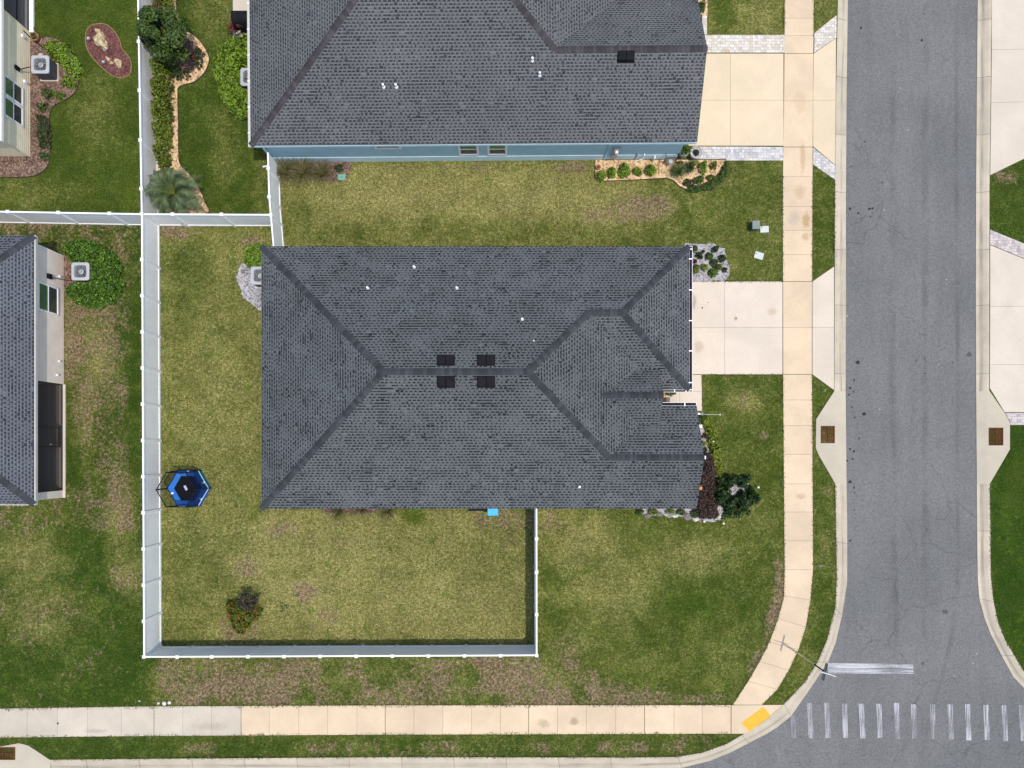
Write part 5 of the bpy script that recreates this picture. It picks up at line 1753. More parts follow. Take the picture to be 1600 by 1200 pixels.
# blue planter and hose under the south eave
x, y = W(770, 799.5, .75)
th = thing('wheeled_bin', 'bright cyan plastic bin at the south wall under the eave', 'bin', (x, y, 0))
MB().prism([(x - .25, y - .15), (x + .25, y - .15), (x + .25, y + .25), (x - .25, y + .25)], 0, .72).build('body', M['cyan'], th, bevel=.04)
MB().obox((x, y + .03, .755), (.56, .48, .06)).build('lid', M['cyan'], th, bevel=.03)
x, y = W(747, 796, .3)
th = thing('storage_crate', 'dark crate half hidden beneath the eave beside the cyan bin', 'crate', (x, y + .2, 0))
MB().obox((x, y + .22, .3), (.95, .5, .5)).build('body', M['black'], th, bevel=.02)
MB().obox((x, y + .22, .57), (1.0, .55, .04)).build('lid', M['black'], th, bevel=.02)
x, y = W(1036.5, 628)
tag(MB().obox((x - .3, y, .04), (.9, .5, .02)).build('door_mat', M['mat_door'], bevel=.006), 'brown door mat on the entry path under the porch roof', 'mat')
x, y = W(1036, 618)
tag(MB().obox((x - .25, y, .25), (.5, .3, .45)).build('wooden_box', M['orange'], bevel=.02), 'orange wooden planter box beside the entry plants', 'box')


# driftwood and lights in the red mulch island
def blobrock(px, py, rx, ry, rot, h, m, label, cat='rock', name='driftwood', group=None, k=.3, z0=.0):
    x, y = W(px, py, h * .5)
    v, f = [], []
    nu, nv = 14, 6
    rx, ry = rx / 29.6, ry / 29.6
    for j in range(nv + 1):
        t = j / nv
        rad = math.cos(t * math.pi / 2 * .97)
        for i in range(nu):
            a = 2 * math.pi * i / nu
            s = rad * (1 + k * math.sin(3 * a + px) * .5 + random.uniform(-k, k) * .5)
            X_, Y_ = rx * s * math.cos(a), ry * s * math.sin(a)
            v.append((x + X_ * math.cos(rot) - Y_ * math.sin(rot), y + X_ * math.sin(rot) + Y_ * math.cos(rot), z0 + h * math.sin(t * math.pi / 2) * random.uniform(.85, 1.1)))
    for j in range(nv):
        for i in range(nu): f.append((j * nu + i, j * nu + (i + 1) % nu, (j + 1) * nu + (i + 1) % nu, (j + 1) * nu + i))
    f.append(tuple(nv * nu + i for i in range(nu)))
    o = MB().add(v, f).build(name, m, smooth=False)
    return tag(o, label, cat, group)


gI = 'pale driftwood on the red mulch island'
blobrock(151.5, 47.5, 4.2, 3.2, .3, .18, M['driftwood'], 'small pale driftwood knot at the top of the red mulch island', 'driftwood', group=gI)
blobrock(156, 62, 8.5, 13.5, .35, .42, M['driftwood'], 'large gnarled pale driftwood stump on the red mulch island', 'driftwood', group=gI, k=.42)
blobrock(168, 91.5, 5, 2.6, -.7, .16, M['driftwood'], 'slim pale driftwood piece in the middle of the red mulch', 'driftwood', group=gI)
blobrock(183.5, 97.5, 5, 7.5, .5, .24, M['driftwood'], 'rounded yellow driftwood piece at the lower right of the mulch island', 'driftwood', group=gI)
blobrock(174, 98, 3.2, 2.2, .5, .12, M['driftwood'], 'tiny pale driftwood chip between two larger pieces on mulch', 'driftwood', group=gI)
for px, py, lab in ((140.5, 62.5, 'round dark garden light left of the big driftwood stump'), (168.5, 78, 'round dark garden light just below the big driftwood stump'), (164, 99, 'round dark garden light lowest on the red mulch island')):
    x, y = W(px, py)
    th = thing('garden_light', lab, 'garden light', (x, y, 0), 'round lights on the red mulch island')
    MB().lathe((x, y, 0), [(.03, 0), (.03, .12)], 8).build('stake', M['black'], th)
    MB().lathe((x, y, .1), [(.05, 0), (.11, .02), (.11, .06), (.06, .085)], 14).build('lamp_head', M['stone'], th)
    MB().lathe((x, y, .186), [(.035, 0), (.02, .012)], 10).build('lens', M['white'], th)
for px, py, lab in ((1182, 761, 'white path light at the edge of the dark round shrub bed'), (1128, 817, 'white path light south of the purple shrubs in the lawn edge'), (1112, 690, 'white path light among the lime border grass'), (1142, 806, 'white path light in gravel below the dark shrubs'), (1098, 814, 'white path light at the south-east house corner bed')):
    x, y = W(px, py)
    th = thing('path_light', lab, 'garden light', (x, y, 0), 'white path lights in the front beds')
    MB().lathe((x, y, 0), [(.015, 0), (.015, .3)], 6).build('stake', M['black'], th)
    MB().lathe((x, y, .28), [(.035, 0), (.055, .015), (.015, .05)], 10).build('lamp_head', M['white'], th)
# stepping rocks at the south bed edge and by the AC
gS_ = 'pale rocks edging the planting beds'
for px, py, rx, ry, m, lab in ((1075, 807, 8, 6, 'stone', 'grey flat rock below the slate roof south-east corner'), (1087, 811, 5, 4, 'pale_stone', 'pale rock between grey rock and purple shrubs'), (1012, 806, 6, 4, 'stone', 'grey rock at the west end of the south bed'), (1055, 806, 6, 3, 'pale_stone', 'flat pale rock mid way along the south bed'), (1030, 803, 6, 4, 'stone', 'brownish rock in the south bed'), (1125, 806, 5, 5, 'pale_stone', 'pale rock right of the purple shrubs'), (403, 447, 6, 3, 'pale_stone', 'pale block beside the gravel air conditioner'), (262, 222, 2.6, 5, 'pale_stone', 'pale rock at the foot of the long hedge'), (63, 85, 4, 2, 'pale_stone', 'pale block above the cream house air conditioner'), (112, 88, 3.4, 3, 'pale_stone', 'pale rock under the bright shrub by the mulch edge')):
    blobrock(px, py, rx, ry, random.uniform(-.4, .4), .14, M[m], lab, 'rock', 'rock', gS_, .2)
# pots by the blue house front
def pot(px, py, m, label, r=.22, h=.42, soil=True):
    x, y = W(px, py, h)
    th = thing('plant_pot', label, 'pot', (x, y, 0), 'pots beside the blue house')
    MB().lathe((x, y, .02), [(r * .7, 0), (r, h - .06), (r * 1.08, h - .05), (r * 1.08, h), (r * .92, h), (r * .9, h - .05)], 16).build('pot', M[m], th, smooth=False)
    MB().lathe((x, y, h - .04), [(r * .88, 0), (r * .3, .02)], 12).build('soil', M['soil'], th)
    return x, y, h, th


P1 = pot(1069, 237, 'pot_grey', 'grey pot with a broad leaved palm at the blue house corner', .24, .45)
P2 = pot(1088, 238, 'pot_grey', 'grey round pot with a small bushy plant on the pavers', .3, .5)
P3 = pot(369, 46, 'pot_grey', 'pot with dark red spiky plant at the patio edge', .22, .4)
P4 = pot(935, 261, 'pot_terra', 'dark round pot at the west end of the gravel bed', .12, .2)
P5 = pot(54, 57, 'pot_terra', 'red pot beside the cream house porch corner', .2, .3)

# ================================================================== PLANTS
def leaf_quads(pts, nrm, size, aspect=.55, jitter=.6):
    """one kite-shaped leaf per point"""
    n = len(pts)
    nr = nrm + rng.normal(0, jitter, (n, 3)); nr /= np.linalg.norm(nr, axis=1)[:, None] + 1e-9
    t = rng.normal(0, 1, (n, 3)); t -= (t * nr).sum(1)[:, None] * nr; t /= np.linalg.norm(t, axis=1)[:, None] + 1e-9
    b = np.cross(nr, t)
    s = (size * rng.uniform(.65, 1.35, n))[:, None]
    a = pts - t * s * .5; c = pts + t * s * .5
    l = pts + b * s * aspect * .5 + nr * s * .08; r_ = pts - b * s * aspect * .5 + nr * s * .08
    v = np.stack([a, r_, c, l], 1).reshape(-1, 3)
    f = np.arange(n * 4).reshape(n, 4)
    return v, f


def mound(poly, h, dens, size, shoulder=.35, lump=.12, holes=None, z0=0.0, seed=0, inner=.35):
    """leaf points over a clipped or loose shrub whose plan is poly"""
    g = np.random.default_rng(seed + 5)
    poly = np.array(poly, float)
    lo, hi = poly.min(0) - .05, poly.max(0) + .05
    ar = (hi - lo).prod()
    n = int(ar * dens)
    p = g.uniform(lo, hi, (n, 2))
    d, cp_ = closest(p, poly)
    k = inside(p, poly)
    ang = np.arctan2(p[:, 1] - poly[:, 1].mean(), p[:, 0] - poly[:, 0].mean())
    edge = .06 * np.sin(p[:, 0] * 9 + seed) * np.sin(p[:, 1] * 8.3 + seed * 2)
    d = np.where(k, d, -d) + edge * min(1, shoulder / .35)
    k = d > 0
    if holes:
        for hl in holes:
            hl = np.array(hl, float)
            dh, _ = closest(p, hl); ih = inside(p, hl)
            dh = np.where(ih, -dh, dh)
            d = np.minimum(d, dh); k &= dh > 0
    p, d = p[k], d[k]
    t = np.clip(d / shoulder, 0, 1)
    prof = np.sqrt(np.clip(1 - (1 - t) ** 2, 0, 1))
    lum = lump * (np.sin(p[:, 0] * 6.1 + seed) * np.sin(p[:, 1] * 5.7 - seed) + .6 * np.sin(p[:, 0] * 13 + 1.3 * seed) * np.cos(p[:, 1] * 12))
    top = np.maximum(.03, h * (prof * .92 + .08) + lum * prof)
    dep = np.abs(g.normal(0, .12, len(p))) * h
    side = g.uniform(0, 1, len(p)) < inner
    z = np.where(side & (t < .8), top * g.uniform(.1, 1, len(p)), top - dep)
    # outward direction
    q = p - poly.mean(0); q /= np.linalg.norm(q, axis=1)[:, None] + 1e-6
    out = (1 - t)[:, None] * q
    nr = np.column_stack([out * 1.2, np.full(len(p), .75)])
    return np.column_stack([p, np.maximum(z, .02) + z0]), nr


def shrub(label, cat, poly, h, mat, dens=420, size=.1, group=None, shoulder=.35, lump=.1, holes=None, name='shrub', z0=0.0, seed=None, jitter=.6, aspect=.55, stems=4):
    seed = random.randint(0, 9999) if seed is None else seed
    c = np.mean(np.array(poly), 0)
    th = thing(name, label, cat, (c[0], c[1], z0), group)
    pts, nr = mound(poly, h, dens, size, shoulder, lump, holes, z0, seed)
    v, f = leaf_quads(pts, nr, size, aspect, jitter)
    if stems:
        # the twiggy mass under the outer leaves, as larger leaf clumps set deeper
        ip, inr = mound(poly, h * .72, dens * .6, size, shoulder * 1.15, lump, holes, z0, seed, .0)
        v2, f2 = leaf_quads(ip, inr, size * 1.5, .8, .7)
        v = np.concatenate([v, v2]); f = np.concatenate([f, f2 + len(v) - len(v2)])
    np_mesh('foliage', v, f, M[mat], th, (c[0], c[1], z0))
    mb = MB()
    pl = np.array(poly)
    for i in range(stems):
        q = pl[(i * len(pl)) // max(stems, 1)]
        a = np.array(c) + (q - c) * .25; b = np.array(c) + (q - c) * .6
        if holes and any(inside(np.array([a]), np.array(hh))[0] for hh in holes): a = b + (q - b) * .2
        mb.tube([(a[0], a[1], z0 - .03), ((a[0] + b[0]) / 2, (a[1] + b[1]) / 2, z0 + h * .4), (b[0], b[1], z0 + h * .65)], [.022, .016, .008], 6)
    mb.build('stem', M['bark'], th)
    return th


def ring(px, py, rx, ry, h=0.0, n=18, k=.08):
    out = []
    ph = random.uniform(0, 6)
    for i in range(n):
        a = 2 * math.pi * i / n
        s = 1 + k * math.sin(3 * a + ph) + random.uniform(-k, k) * .5
        out.append(W(px + rx * s * math.cos(a), py + ry * s * math.sin(a), h))
    return out


def tree(label, px, py, rad, H, mat, ncl=34, nl=110, size=.13, trunk=.09, base=None, squash=.75, cat='tree', lean=(0, 0), clr=.4):
    x, y = W(px, py, H * .62)
    bx_, by_ = base or (x + lean[0], y + lean[1])
    th = thing('tree', label, cat, (bx_, by_, 0))
    g = np.random.default_rng(int(px))
    cs = []
    for i in range(ncl):
        u = i / ncl
        a = i * 2.399963
        zz = g.uniform(-.75, 1.0)
        rr = math.sqrt(max(0, 1 - zz * zz * .8)) * g.uniform(.45, 1.0)
        cs.append((x + rad * rr * math.cos(a), y + rad * rr * math.sin(a), H * .6 + zz * H * .34 * squash / .75))
    V, Fs, off = [], [], 0
    for c in cs:
        r_ = rad * clr * g.uniform(.7, 1.15)
        d = g.normal(0, 1, (nl, 3)); d /= np.linalg.norm(d, axis=1)[:, None]
        rr = g.uniform(.45, 1, nl) ** .5
        p = np.array(c) + d * (r_ * rr)[:, None] * np.array([1, 1, .65])
        v, f = leaf_quads(p, d * .8 + np.array([0, 0, .55]), size, .5, .5)
        V.append(v); Fs.append(f + off); off += len(v)
    np_mesh('crown', np.concatenate(V), np.concatenate(Fs), M[mat], th, (bx_, by_, 0))
    tb = MB()
    mid = ((x + bx_) / 2, (y + by_) / 2)
    tb.tube([(bx_, by_, -.05), (*mid, H * .25), (x, y, H * .5)], [trunk * 1.25, trunk, trunk * .7], 9)
    for c in cs[::3]:
        s = Vector((x, y, H * .42)); e = Vector(c)
        m_ = s.lerp(e, .5) + Vector((0, 0, -.08))
        tb.tube([s, m_, e], [trunk * .45, trunk * .28, trunk * .1], 6)
    tb.build('trunk', M['bark'], th, smooth=True)
    return th


def grass_clump(label, px, py, rad, mat, n=170, h=.6, group=None, name='ornamental_grass', cat='grass plant', width=.022, z0=0.0, base=.08, droop=1.0, at_xy=None, parent_thing=None):
    x, y = at_xy or W(px, py, h * .4)
    th = thing(name, label, cat, (x, y, z0), group)
    V, Fs = [], []
    for i in range(n):
        a = random.uniform(0, 2 * math.pi); L = rad * random.uniform(.55, 1.1); hh = h * random.uniform(.55, 1.1)
        b = random.uniform(0, base); w = width * random.uniform(.7, 1.3)
        ca, sa = math.cos(a), math.sin(a)
        o = len(V)
        for t, zz in ((0, 0), (.35, .8), (.7, 1.0), (1.0, 1.0 - .45 * droop)):
            ww = w * (1 - t * .85) / 2
            cx, cy = x + ca * (b + L * t), y + sa * (b + L * t)
            V += [(cx - sa * ww, cy + ca * ww, z0 + hh * zz + .01), (cx + sa * ww, cy - ca * ww, z0 + hh * zz + .01)]
        for k in range(3): Fs.append((o + 2 * k, o + 2 * k + 1, o + 2 * k + 3, o + 2 * k + 2))
    np_mesh('blades', V, Fs, M[mat], th, (x, y, z0))
    MB().lathe((x, y, z0 - .02), [(.07, 0), (.05, .08), (.02, .12)], 8).build('crown_base', M['bark'], th)
    return th


def palm(label, px, py, rad, H, nf=30):
    x, y = W(px, py, H * .7)
    th = thing('palm', label, 'palm', (x, y, 0))
    MB().tube([(x, y, -.05), (x, y, H * .25), (x, y, H * .5)], [.17, .15, .11], 10).build('trunk', M['bark'], th)
    g = random.Random(5)
    for i in range(nf):
        a = i * 2.399963 + g.uniform(-.15, .15)
        tier = i / nf
        L = rad * g.uniform(.85, 1.12) * (.75 + .3 * tier)
        rise = H * (.75 - .62 * tier)
        ca, sa = math.cos(a), math.sin(a)
        side = g.uniform(-.18, .18)
        V, Fs = [], []
        prev = None
        ns = 26
        cen = []
        for k in range(ns + 1):
            t = k / ns
            r_ = L * (t - .12 * t * t * (1 - tier))
            z = H * .45 + rise * math.sin(min(1, t * 1.05) * math.pi * .62) - H * (.12 + .42 * tier) * t * t
            cen.append(Vector((x + ca * r_ - sa * side * r_ * t, y + sa * r_ + ca * side * r_ * t, max(.08, z))))
        for k in range(2, ns):
            c = cen[k]; d = (cen[k + 1] - cen[k - 1]).normalized()
            s = Vector((-d.y, d.x, 0)).normalized()
            t = k / ns
            ll = .36 * math.sin(math.pi * (t * .9 + .08)) + .05
            for sg in (-1, 1):
                for q in (0, .5):
                    cc = c + d * q * L / ns
                    tip = cc + (s * sg * .8 + d * .75).normalized() * ll * g.uniform(.85, 1.1) + Vector((0, 0, .1 * ll - .25 * ll * g.random()))
                    w = d * .0125
                    o = len(V)
                    mid = cc.lerp(tip, .5) + Vector((0, 0, .05 * ll))
                    V += [tuple(cc - w * .6), tuple(cc + w * .6), tuple(mid + w * .9), tuple(tip), tuple(mid - w * .9)]
                    Fs.append((o, o + 1, o + 2, o + 3, o + 4))
        mb = MB(); mb.v = V; mb.f = Fs
        fr = mb.build('frond', M['frond'], th)
        MB().tube(cen[::3], [.018 * (1 - j / (len(cen[::3]) + 1)) + .004 for j in range(len(cen[::3]))], 5).build('rachis', M['leaf_lime'], fr)
    return th


# ---- north-west: blue house back yard
tree('dark green bushy tree overhanging the white north fence', 255, 52, 1.2, 3.2, 'leaf_tree', 44, 150, .18, .09, squash=.8, clr=.34)
palm('feathery blue green palm in the corner of the white fences', 267, 298, 1.55, 2.0, 40)
hp = WL([(240, 92), (259, 90), (263, 130), (260, 150), (262, 180), (260, 215), (259, 242), (255, 262), (247, 262), (244, 235), (241, 190), (240, 140)], .8)
shrub('long clipped yellow green hedge beside the white north fence', 'hedge', hp, 1.4, 'leaf_hedge', 620, .15, name='hedge', shoulder=.2, lump=.2, jitter=.9, stems=8, seed=3)
shrub('lime tipped hedge end above the dark tree at the north fence', 'hedge', WL([(234, -60), (264, -60), (263, 0), (262, 22), (238, 22)], 1.0), 1.5, 'leaf_hedge', 560, .1, name='hedge', seed=8)
shrub('orange red spiky shrub in the hedge at the top edge', 'shrub', ring(243, 8, 7, 7, 1.5), .5, 'leaf_red', 700, .1, z0=1.25, stems=0)
gj = 'dark low junipers in the curved gravel bed'
shrub('low dark juniper at the south of the round mulch bed', 'shrub', ring(281, 114, 15, 9, .3), .5, 'leaf_juniper', 420, .08, gj, .25, seed=5)
shrub('low dark juniper at the east of the round mulch bed', 'shrub', ring(309, 88, 8, 17, .3), .45, 'leaf_juniper', 420, .08, gj, .2, seed=6)
shrub('dark green shrub at the foot of the big tree in gravel', 'shrub', ring(270, 108, 8, 10, .4), .7, 'leaf_mid', 420, .09, gj, .2, seed=7)
shrub('small red leaved plant in the round mulch bed', 'shrub', ring(301, 88, 4, 5, .2), .35, 'leaf_red', 800, .08, None, .12)
shrub('bright green rounded hedge wrapped round the blue house air conditioner', 'hedge', WL([(360, 64), (378, 58), (392, 56), (410, 56), (410, 184), (392, 182), (370, 178), (354, 169), (346, 152), (340, 136), (334, 112), (335, 96), (341, 82), (350, 71)], .6), 1.1, 'leaf_bright', 620, .17, name='hedge', holes=[WL([(375, 104), (410, 104), (410, 139), (375, 139)], .7)], lump=.2, shoulder=.3, stems=6, seed=11, jitter=.9)
x, y, h, th = P3
grass_clump('dark red spiky cordyline in the patio pot', 0, 0, .42, 'leaf_red', 46, .5, None, 'cordyline', 'plant', .07, h - .03, .05, .5, (x, y))
# cream house bed
gm = 'green shrubs in the cream house mulch bed'
shrub('large bright green shrub above the cream house air conditioner', 'shrub', WL([(62, 66), (80, 60), (98, 62), (108, 76), (117, 90), (120, 104), (112, 116), (98, 108), (88, 92), (72, 84)], .6), .8, 'leaf_bright', 520, .11, gm, .3, .14, seed=21)
shrub('rounded green shrub at the right of the mulch bed curve', 'shrub', ring(104, 126, 10, 8, .4), .6, 'leaf_bright', 560, .1, gm, .25, seed=22)
shrub('small green shrub left of a similar one below the cream house unit', 'shrub', ring(72, 145, 8, 8, .3), .5, 'leaf_mid', 560, .09, gm, .22, seed=23)
shrub('small green shrub nearest the lawn in the mulch bend', 'shrub', ring(91, 147, 9, 7, .3), .5, 'leaf_hedge', 560, .09, gm, .22, seed=24)
shrub('small dark shrub north of the narrow mulch strip', 'shrub', ring(65, 165, 9, 7, .3), .5, 'leaf_mid', 560, .09, gm, .22, seed=25)
shrub('long reddish green shrub row along the narrow mulch strip', 'shrub', WL([(56, 178), (72, 178), (75, 200), (75, 228), (60, 230), (56, 205)], .35), .6, 'leaf_juniper', 520, .09, gm, .25, .12, seed=26)
shrub('smallest dark shrub at the south end of the mulch strip', 'shrub', ring(67, 242, 8, 6, .3), .4, 'leaf_mid', 560, .09, gm, .2, seed=27)
x, y, h, th = P5
shrub('small green plant growing in the red pot by the porch', 'plant', ring(54, 57, 4, 4, h), .3, 'leaf_mid', 700, .08, None, .12, z0=h - .04, stems=1)
# taupe house
hs = WL([(92, 380), (103, 372), (130, 371), (152, 379), (172, 394), (181, 415), (183, 435), (178, 455), (166, 470), (140, 478), (112, 474), (100, 462), (98, 450), (104, 443), (112, 440), (112, 412), (103, 405), (94, 393)], .85)
shrub('dense clipped horseshoe hedge round the taupe house air conditioner', 'hedge', hs, 1.0, 'leaf_box', 820, .11, name='hedge', lump=.07, jitter=.95, shoulder=.26, holes=[WL([(86, 413), (139, 413), (139, 438), (86, 438)], .8)], stems=8, seed=31)
# main house west side
shrub('bright leafy shrub beneath the north-west slate roof corner', 'shrub', WL([(380, 384), (392, 378), (412, 378), (425, 384), (425, 418), (398, 418), (380, 414), (376, 405), (381, 395)], .7), 1.0, 'leaf_bright', 480, .12, seed=41)
x, y = W(380, 425)
tag(MB().lathe((x, y, .02), [(.09, 0), (.11, .05), (.05, .09)], 9).build('sprinkler_head', M['stone'], smooth=True), 'small round dark sprinkler in the grey gravel', 'sprinkler')
# south side of the slate house
gg = 'ornamental grasses under the south eave'
grass_clump('western spiky grass clump under the south eave', 527, 797, 1.05, 'straw', 120, .7, gg, width=.018)
grass_clump('middle spiky grass clump under the south eave', 565, 793, .8, 'straw', 110, .7, gg, width=.018)
grass_clump('eastern spiky grass clump under the south eave', 605, 797, .95, 'straw', 120, .7, gg, width=.018)
shrub('bright green weed clump at the south wall west of cyan bin', 'plant', ring(650, 797, 12, 5, .1), .15, 'leaf_bright', 700, .07, None, .15, stems=0)
# blue house side bed
gb = 'ornamental grasses against the blue wall'
grass_clump('straw coloured grass clump nearest the white gate', 444, 268, .95, 'straw', 210, .6, gg and gb, width=.02)
grass_clump('straw coloured grass clump in the middle of the blue wall bed', 472, 268, 1.05, 'straw', 230, .6, gb, width=.02)
grass_clump('straw coloured grass clump nearest the green valve lid', 503, 270, .9, 'straw', 200, .6, gb, width=.02)
shrub('dark small plant above the green valve lid at blue wall', 'plant', ring(529, 262, 7, 6, .2), .3, 'leaf_deep', 600, .09, None, .15)
# blue house gravel bed: five bushes in a row, then grasses and border
gr = 'bright bushes in the beige gravel bed'
row5 = ((940, 273, 8, 8, 'lime bush at the rounded west end of the beige gravel bed'), (957, 268, 6.5, 10, 'tall lime bush second from the west in beige gravel'), (976, 265, 9, 11, 'largest lime bush, middle of the five in beige gravel'), (997, 265, 7, 6.5, 'smallest lime bush, fourth of five in beige gravel'), (1017.5, 264, 9, 9, 'lime bush easternmost of five, beside the dark grass'))
for i, (px, py, rx, ry, lab) in enumerate(row5):
    shrub(lab, 'shrub', ring(px, py, rx, ry, .35), .6, 'leaf_bright', 620, .1, gr, .22, .12, seed=50 + i)
gq = 'mixed plants at the east end of the beige gravel bed'
grass_clump('dark blue green spiky clump east of the lime bushes', 1059, 268, .5, 'leaf_mid', 160, .5, gq, width=.03)
grass_clump('dark spiky agave beside the blue green clump', 1077, 262, .38, 'leaf_deep', 60, .4, gq, width=.06, name='agave', cat='plant')
shrub('upright lime green shrub near the paver band corner', 'shrub', ring(1100, 259, 6, 11, .4), .7, 'leaf_bright', 560, .1, gq, .2, seed=61)
shrub('small olive green shrub east in the gravel bed', 'shrub', ring(1116, 257, 6, 6, .3), .45, 'leaf_hedge', 600, .09, gq, .2, seed=62)
shrub('grey green shrub at the tip of the gravel bed', 'shrub', ring(1076, 285, 9, 6, .2), .4, 'leaf_juniper', 560, .09, gq, .2, seed=63)
shrub('dark green shrub in the border below the upright lime shrub', 'shrub', ring(1093, 279, 9, 6, .3), .45, 'leaf_mid', 560, .09, gq, .2, seed=64)
shrub('olive shrub in the border near the east gravel', 'shrub', ring(1113, 276, 8, 5, .3), .45, 'leaf_hedge', 560, .09, gq, .2, seed=65)
shrub('pinkish leaved plant by the hose rack', 'plant', ring(1064, 253, 5, 4, .2), .3, 'leaf_red', 600, .08, gq, .15, seed=66)
shrub('low yellow green plant between agave and upright shrub', 'plant', ring(1086, 254, 7, 4, .2), .3, 'leaf_lime', 600, .08, gq, .15, seed=67)
bp = WL([(1072, 298), (1078, 289), (1100, 288), (1118, 277), (1128, 262), (1133, 251), (1140, 251), (1139, 268), (1130, 284), (1112, 296), (1088, 300)], .15)
shrub('dark green grassy border curving round the gravel bed', 'border plant', bp, .32, 'leaf_mid', 900, .1, None, .15, .05, name='border_grass', stems=0, seed=68)
x, y, h, th = P1
grass_clump('broad leaved palm growing in the corner pot', 0, 0, .42, 'leaf_mid', 26, .5, None, 'potted_palm', 'plant', .16, h - .05, .05, .6, (x, y))
shrub('small bushy plant in the round pot on the pavers', 'plant', ring(1088, 238, 5, 5, .5), .3, 'leaf_juniper', 800, .07, None, .14, z0=.44, stems=1)
shrub('green shrub at the north front corner of the blue house drive', 'shrub', ring(1097, 8, 6, 8, .4), .7, 'leaf_mid', 560, .11, None, .2, seed=71)
# slate house north-east gravel bed
gk = 'small round shrubs in the grey gravel bed'
rs_ = ((175, 185, 50, 'leaf_mid', 'round green shrub in the top left corner of the grey gravel bed'), (318, 228, 27, 'leaf_deep', 'tiny dark shrub near the top of the grey gravel bed'), (250, 305, 62, 'leaf_deep', 'dark round shrub just right of the gutter strap in grey gravel'), (425, 315, 66, 'leaf_mid', 'large mid green shrub at the centre top of grey gravel'), (520, 185, 58, 'leaf_deep', 'dark shrub at the top right edge of grey gravel'), (632, 345, 62, 'leaf_deep', 'dark shrub at the right edge of grey gravel beside the lawn'), (512, 418, 70, 'leaf_mid', 'deep green shrub in the middle right of grey gravel'), (582, 500, 58, 'leaf_hedge', 'olive shrub touching two greener shrubs at lower right gravel'), (198, 530, 78, 'leaf_hedge', 'wide olive shrub at the lower left of grey gravel'), (340, 500, 62, 'leaf_lime', 'yellowish shrub at the lower middle of grey gravel'), (488, 588, 78, 'leaf_box', 'biggest bright green shrub lowest in the grey gravel'), (680, 535, 38, 'leaf_plum', 'brownish small shrub at the lower right gravel edge'), (175, 395, 32, 'leaf_red', 'small red leaved plant next to the gutter in grey gravel'))
for i, (zx, zy, zr, mt, lab) in enumerate(rs_):
    rr_ = zr / 10.67
    shrub(lab, 'shrub', ring(1070 + zx / 10.67, 370 + zy / 10.67, rr_, rr_, .3, k=.06), .45, mt, 900, .075, gk, .22, .05, seed=80 + i)
# entry plants
shrub('dark leafy plant between the garage gutter and entry path', 'plant', WL([(1030, 606), (1062, 606), (1056, 615), (1048, 619), (1040, 617), (1030, 616)], .4), .7, 'leaf_mid', 520, .12, None, .2, seed=90)
# slate house front bed
bp = WL([(1094, 650), (1106, 646), (1115, 656), (1121, 680), (1126, 705), (1129, 735), (1131, 752), (1119, 752), (1114, 730), (1110, 705), (1105, 680), (1100, 664), (1094, 662)], .2)
shrub('lime variegated grass border along the front gravel bed', 'border plant', bp, .4, 'leaf_lime', 520, .13, None, .16, .14, name='border_grass', stems=3, seed=91, jitter=1.0)
shrub('dark green shrub at the north end of the front gravel bed', 'shrub', ring(1096, 655, 7, 7, .4), .6, 'leaf_mid', 560, .1, None, .2, seed=92)
gn = 'small plants in the front gravel beside the gable'
for i, (px, py, rr_, mt, lab) in enumerate(((1101, 681, 5, 'leaf_plum', 'brown tuft in the grey gravel beside the first gable bracket'), (1099, 693, 4, 'leaf_lime', 'yellow green tuft against the gable wall in gravel'), (1101, 703, 4.5, 'leaf_juniper', 'olive tuft in gravel just north of the purple shrubs'))):
    shrub(lab, 'plant', ring(px, py, rr_, rr_, .15), .3, mt, 800, .07, gn, .12, seed=93 + i)
pp = WL([(1094, 712), (1108, 708), (1116, 714), (1121, 735), (1119, 760), (1117, 775), (1124, 792), (1126, 806), (1112, 813), (1094, 809), (1086, 795), (1086, 735)], .5)
shrub('purple brown loropetalum row along the gable front', 'shrub', pp, .85, 'leaf_purple', 700, .09, None, .3, .14, seed=99)
gd_ = 'dark glossy shrubs ringing the front corner bed'
ringp = ((1137, 752, 15, 10, .95, 'dark glossy shrub at the north of the corner ring'), (1160, 751, 13, 9, .8, 'dark glossy shrub at the top right of the corner ring'), (1128, 772, 12, 14, 1.0, 'darkest tall shrub on the left of the corner ring'), (1141, 786, 13, 12, .9, 'dark glossy shrub in the middle of the corner ring'), (1163, 782, 12, 12, .85, 'dark glossy shrub right of centre in the corner ring'), (1177, 776, 9, 14, .7, 'dark glossy shrub at the east edge of the corner ring'), (1158, 800, 14, 8, .6, 'mid green shrub at the south-east of the corner ring'), (1138, 804, 10, 6, .5, 'low green shrub at the south of the corner ring'))
for i, (px, py, rx, ry, hh, lab) in enumerate(ringp):
    shrub(lab, 'shrub', ring(px, py, rx * 1.04, ry * 1.04, hh * .5, k=.22), hh, 'leaf_deep' if i < 6 else 'leaf_mid', 560, .14, gd_, .3, .22, seed=110 + i)
gs_ = 'small green plants along the south-east eave bed'
for i, (px, py, rx, ry, mt, lab) in enumerate(((1000, 800, 7, 5, 'leaf_mid', 'green plant at the west end of the south-east bed'), (1020, 799, 8, 6, 'leaf_hedge', 'olive plant west of the reddish rock'), (1047, 799, 8, 5, 'leaf_bright', 'bright plant in the middle of the south-east bed'), (1064, 800, 8, 5, 'leaf_mid', 'green plant just west of the grey flat rock'), (1086, 803, 8, 6, 'leaf_mid', 'green plant at the foot of the roof corner'))):
    shrub(lab, 'plant', ring(px, py, rx, ry, .15), .35, mt, 640, .08, gs_, .15, seed=130 + i)
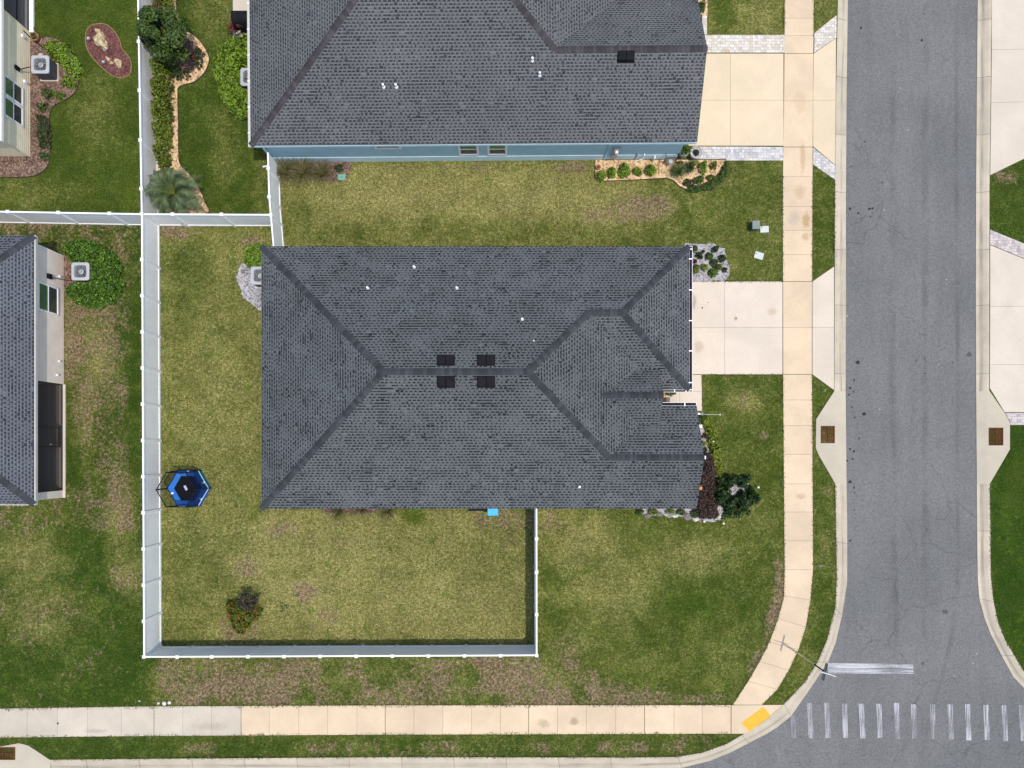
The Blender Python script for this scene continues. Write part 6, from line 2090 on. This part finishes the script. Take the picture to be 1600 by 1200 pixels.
# back yard croton tree
tree('small plum tinted tree behind the croton in the central back yard', 387, 939, .5, 1.45, 'leaf_plum', 15, 46, .1, .04, squash=.7, clr=.36)
shrub('yellow and red croton bush in the central back yard', 'shrub', ring(376, 963, 24, 23, .5, k=.22), .95, 'leaf_croton', 420, .16, None, .4, .25, seed=140)
# stray weeds in the thin lawns
gw = 'dark green weed clumps in the lawn'
for i, (px, py, rr_, mt, lab) in enumerate(((443, 948, 7, 'leaf_mid', 'dark green weed clump right of the croton bush'), (288, 397, 5, 'leaf_mid', 'faint weed clump in the narrow west lawn'), (691, 337, 8, 'leaf_bright', 'bright weed clump in the north side lawn'))):
    shrub(lab, 'plant', ring(px, py, rr_, rr_, .05, k=.3), .07, mt, 420, .07, gw, .12, stems=0, seed=150 + i)


# turf growing over the edges of the concrete: one fringe of short blades
def fringe(lines, per_m=34):
    V, Fs = [], []
    for pl, side in lines:
        pts = [Vector(W(*p)) for p in pl]
        for a, b in zip(pts[:-1], pts[1:]):
            L = (b - a).length
            if L < .01: continue
            d = (b - a) / L; nrm = Vector((-d.y, d.x)) * side
            for _ in range(int(L * per_m)):
                s = random.random()
                c = a + d * (s * L) - nrm * random.uniform(-.02, .09)
                dirv = (nrm * random.uniform(.2, 1) + d * random.uniform(-.8, .8)).normalized()
                l = random.uniform(.04, .13) * (1 + .6 * math.sin(s * L * 3 + a.x))
                w = Vector((-dirv.y, dirv.x)) * random.uniform(.008, .016)
                z = random.uniform(.035, .07)
                o = len(V)
                V += [(c.x - w.x, c.y - w.y, .0), (c.x + w.x, c.y + w.y, .0), (c.x + dirv.x * l * .6 + w.x * .7, c.y + dirv.y * l * .6 + w.y * .7, z), (c.x + dirv.x * l * .6 - w.x * .7, c.y + dirv.y * l * .6 - w.y * .7, z), (c.x + dirv.x * l, c.y + dirv.y * l, z - .005)]
                Fs += [(o, o + 1, o + 2, o + 3), (o + 3, o + 2, o + 4, o + 4)]
    mb = MB(); mb.v = V; mb.f = [f if f[2] != f[3] else f[:3] for f in Fs]
    tag(mb.build('grass_fringe', M['turf_blade']), kind='stuff')


lw = [p[0] for p in prs]; rw = [p[1] for p in prs]
lw = [p for p in lw if p[1] > -150]; rw = [p for p in rw if p[1] > -150]
seg = lambda pl, y0, y1: [p for p in pl if y0 <= p[1] <= y1]
fringe([(seg(lw, -110, 56), -1), (seg(lw, 251, 440), -1), (seg(lw, 585, 1102), -1), (seg(rw, -110, 56), 1), (seg(rw, 276, 440), 1), (seg(rw, 585, 1102), 1),
        ([(x, ty(x)) for x in range(-100, 1143, 40)], -1), ([(x, by(x)) for x in range(-100, 1143, 40)], 1),
        ([p for p in KW_BACK if -100 < p[1] < 30], -1), ([(1304.5, 281), (1304.5, 416)], -1), ([p for p in KW_BACK if 755 <= p[1] <= 1100], -1), ([p for p in KW_BACK if p[1] > 1160 and p[0] >= 80], -1),
        ([p for p in KE_BACK if 756 <= p[1] <= 1140], 1), ([(1097, 440), (1223, 440)], 1), ([(1097, 585.5), (1223, 585.5)], -1), ([(1096.8, 586), (1097.3, 642)], 1)])
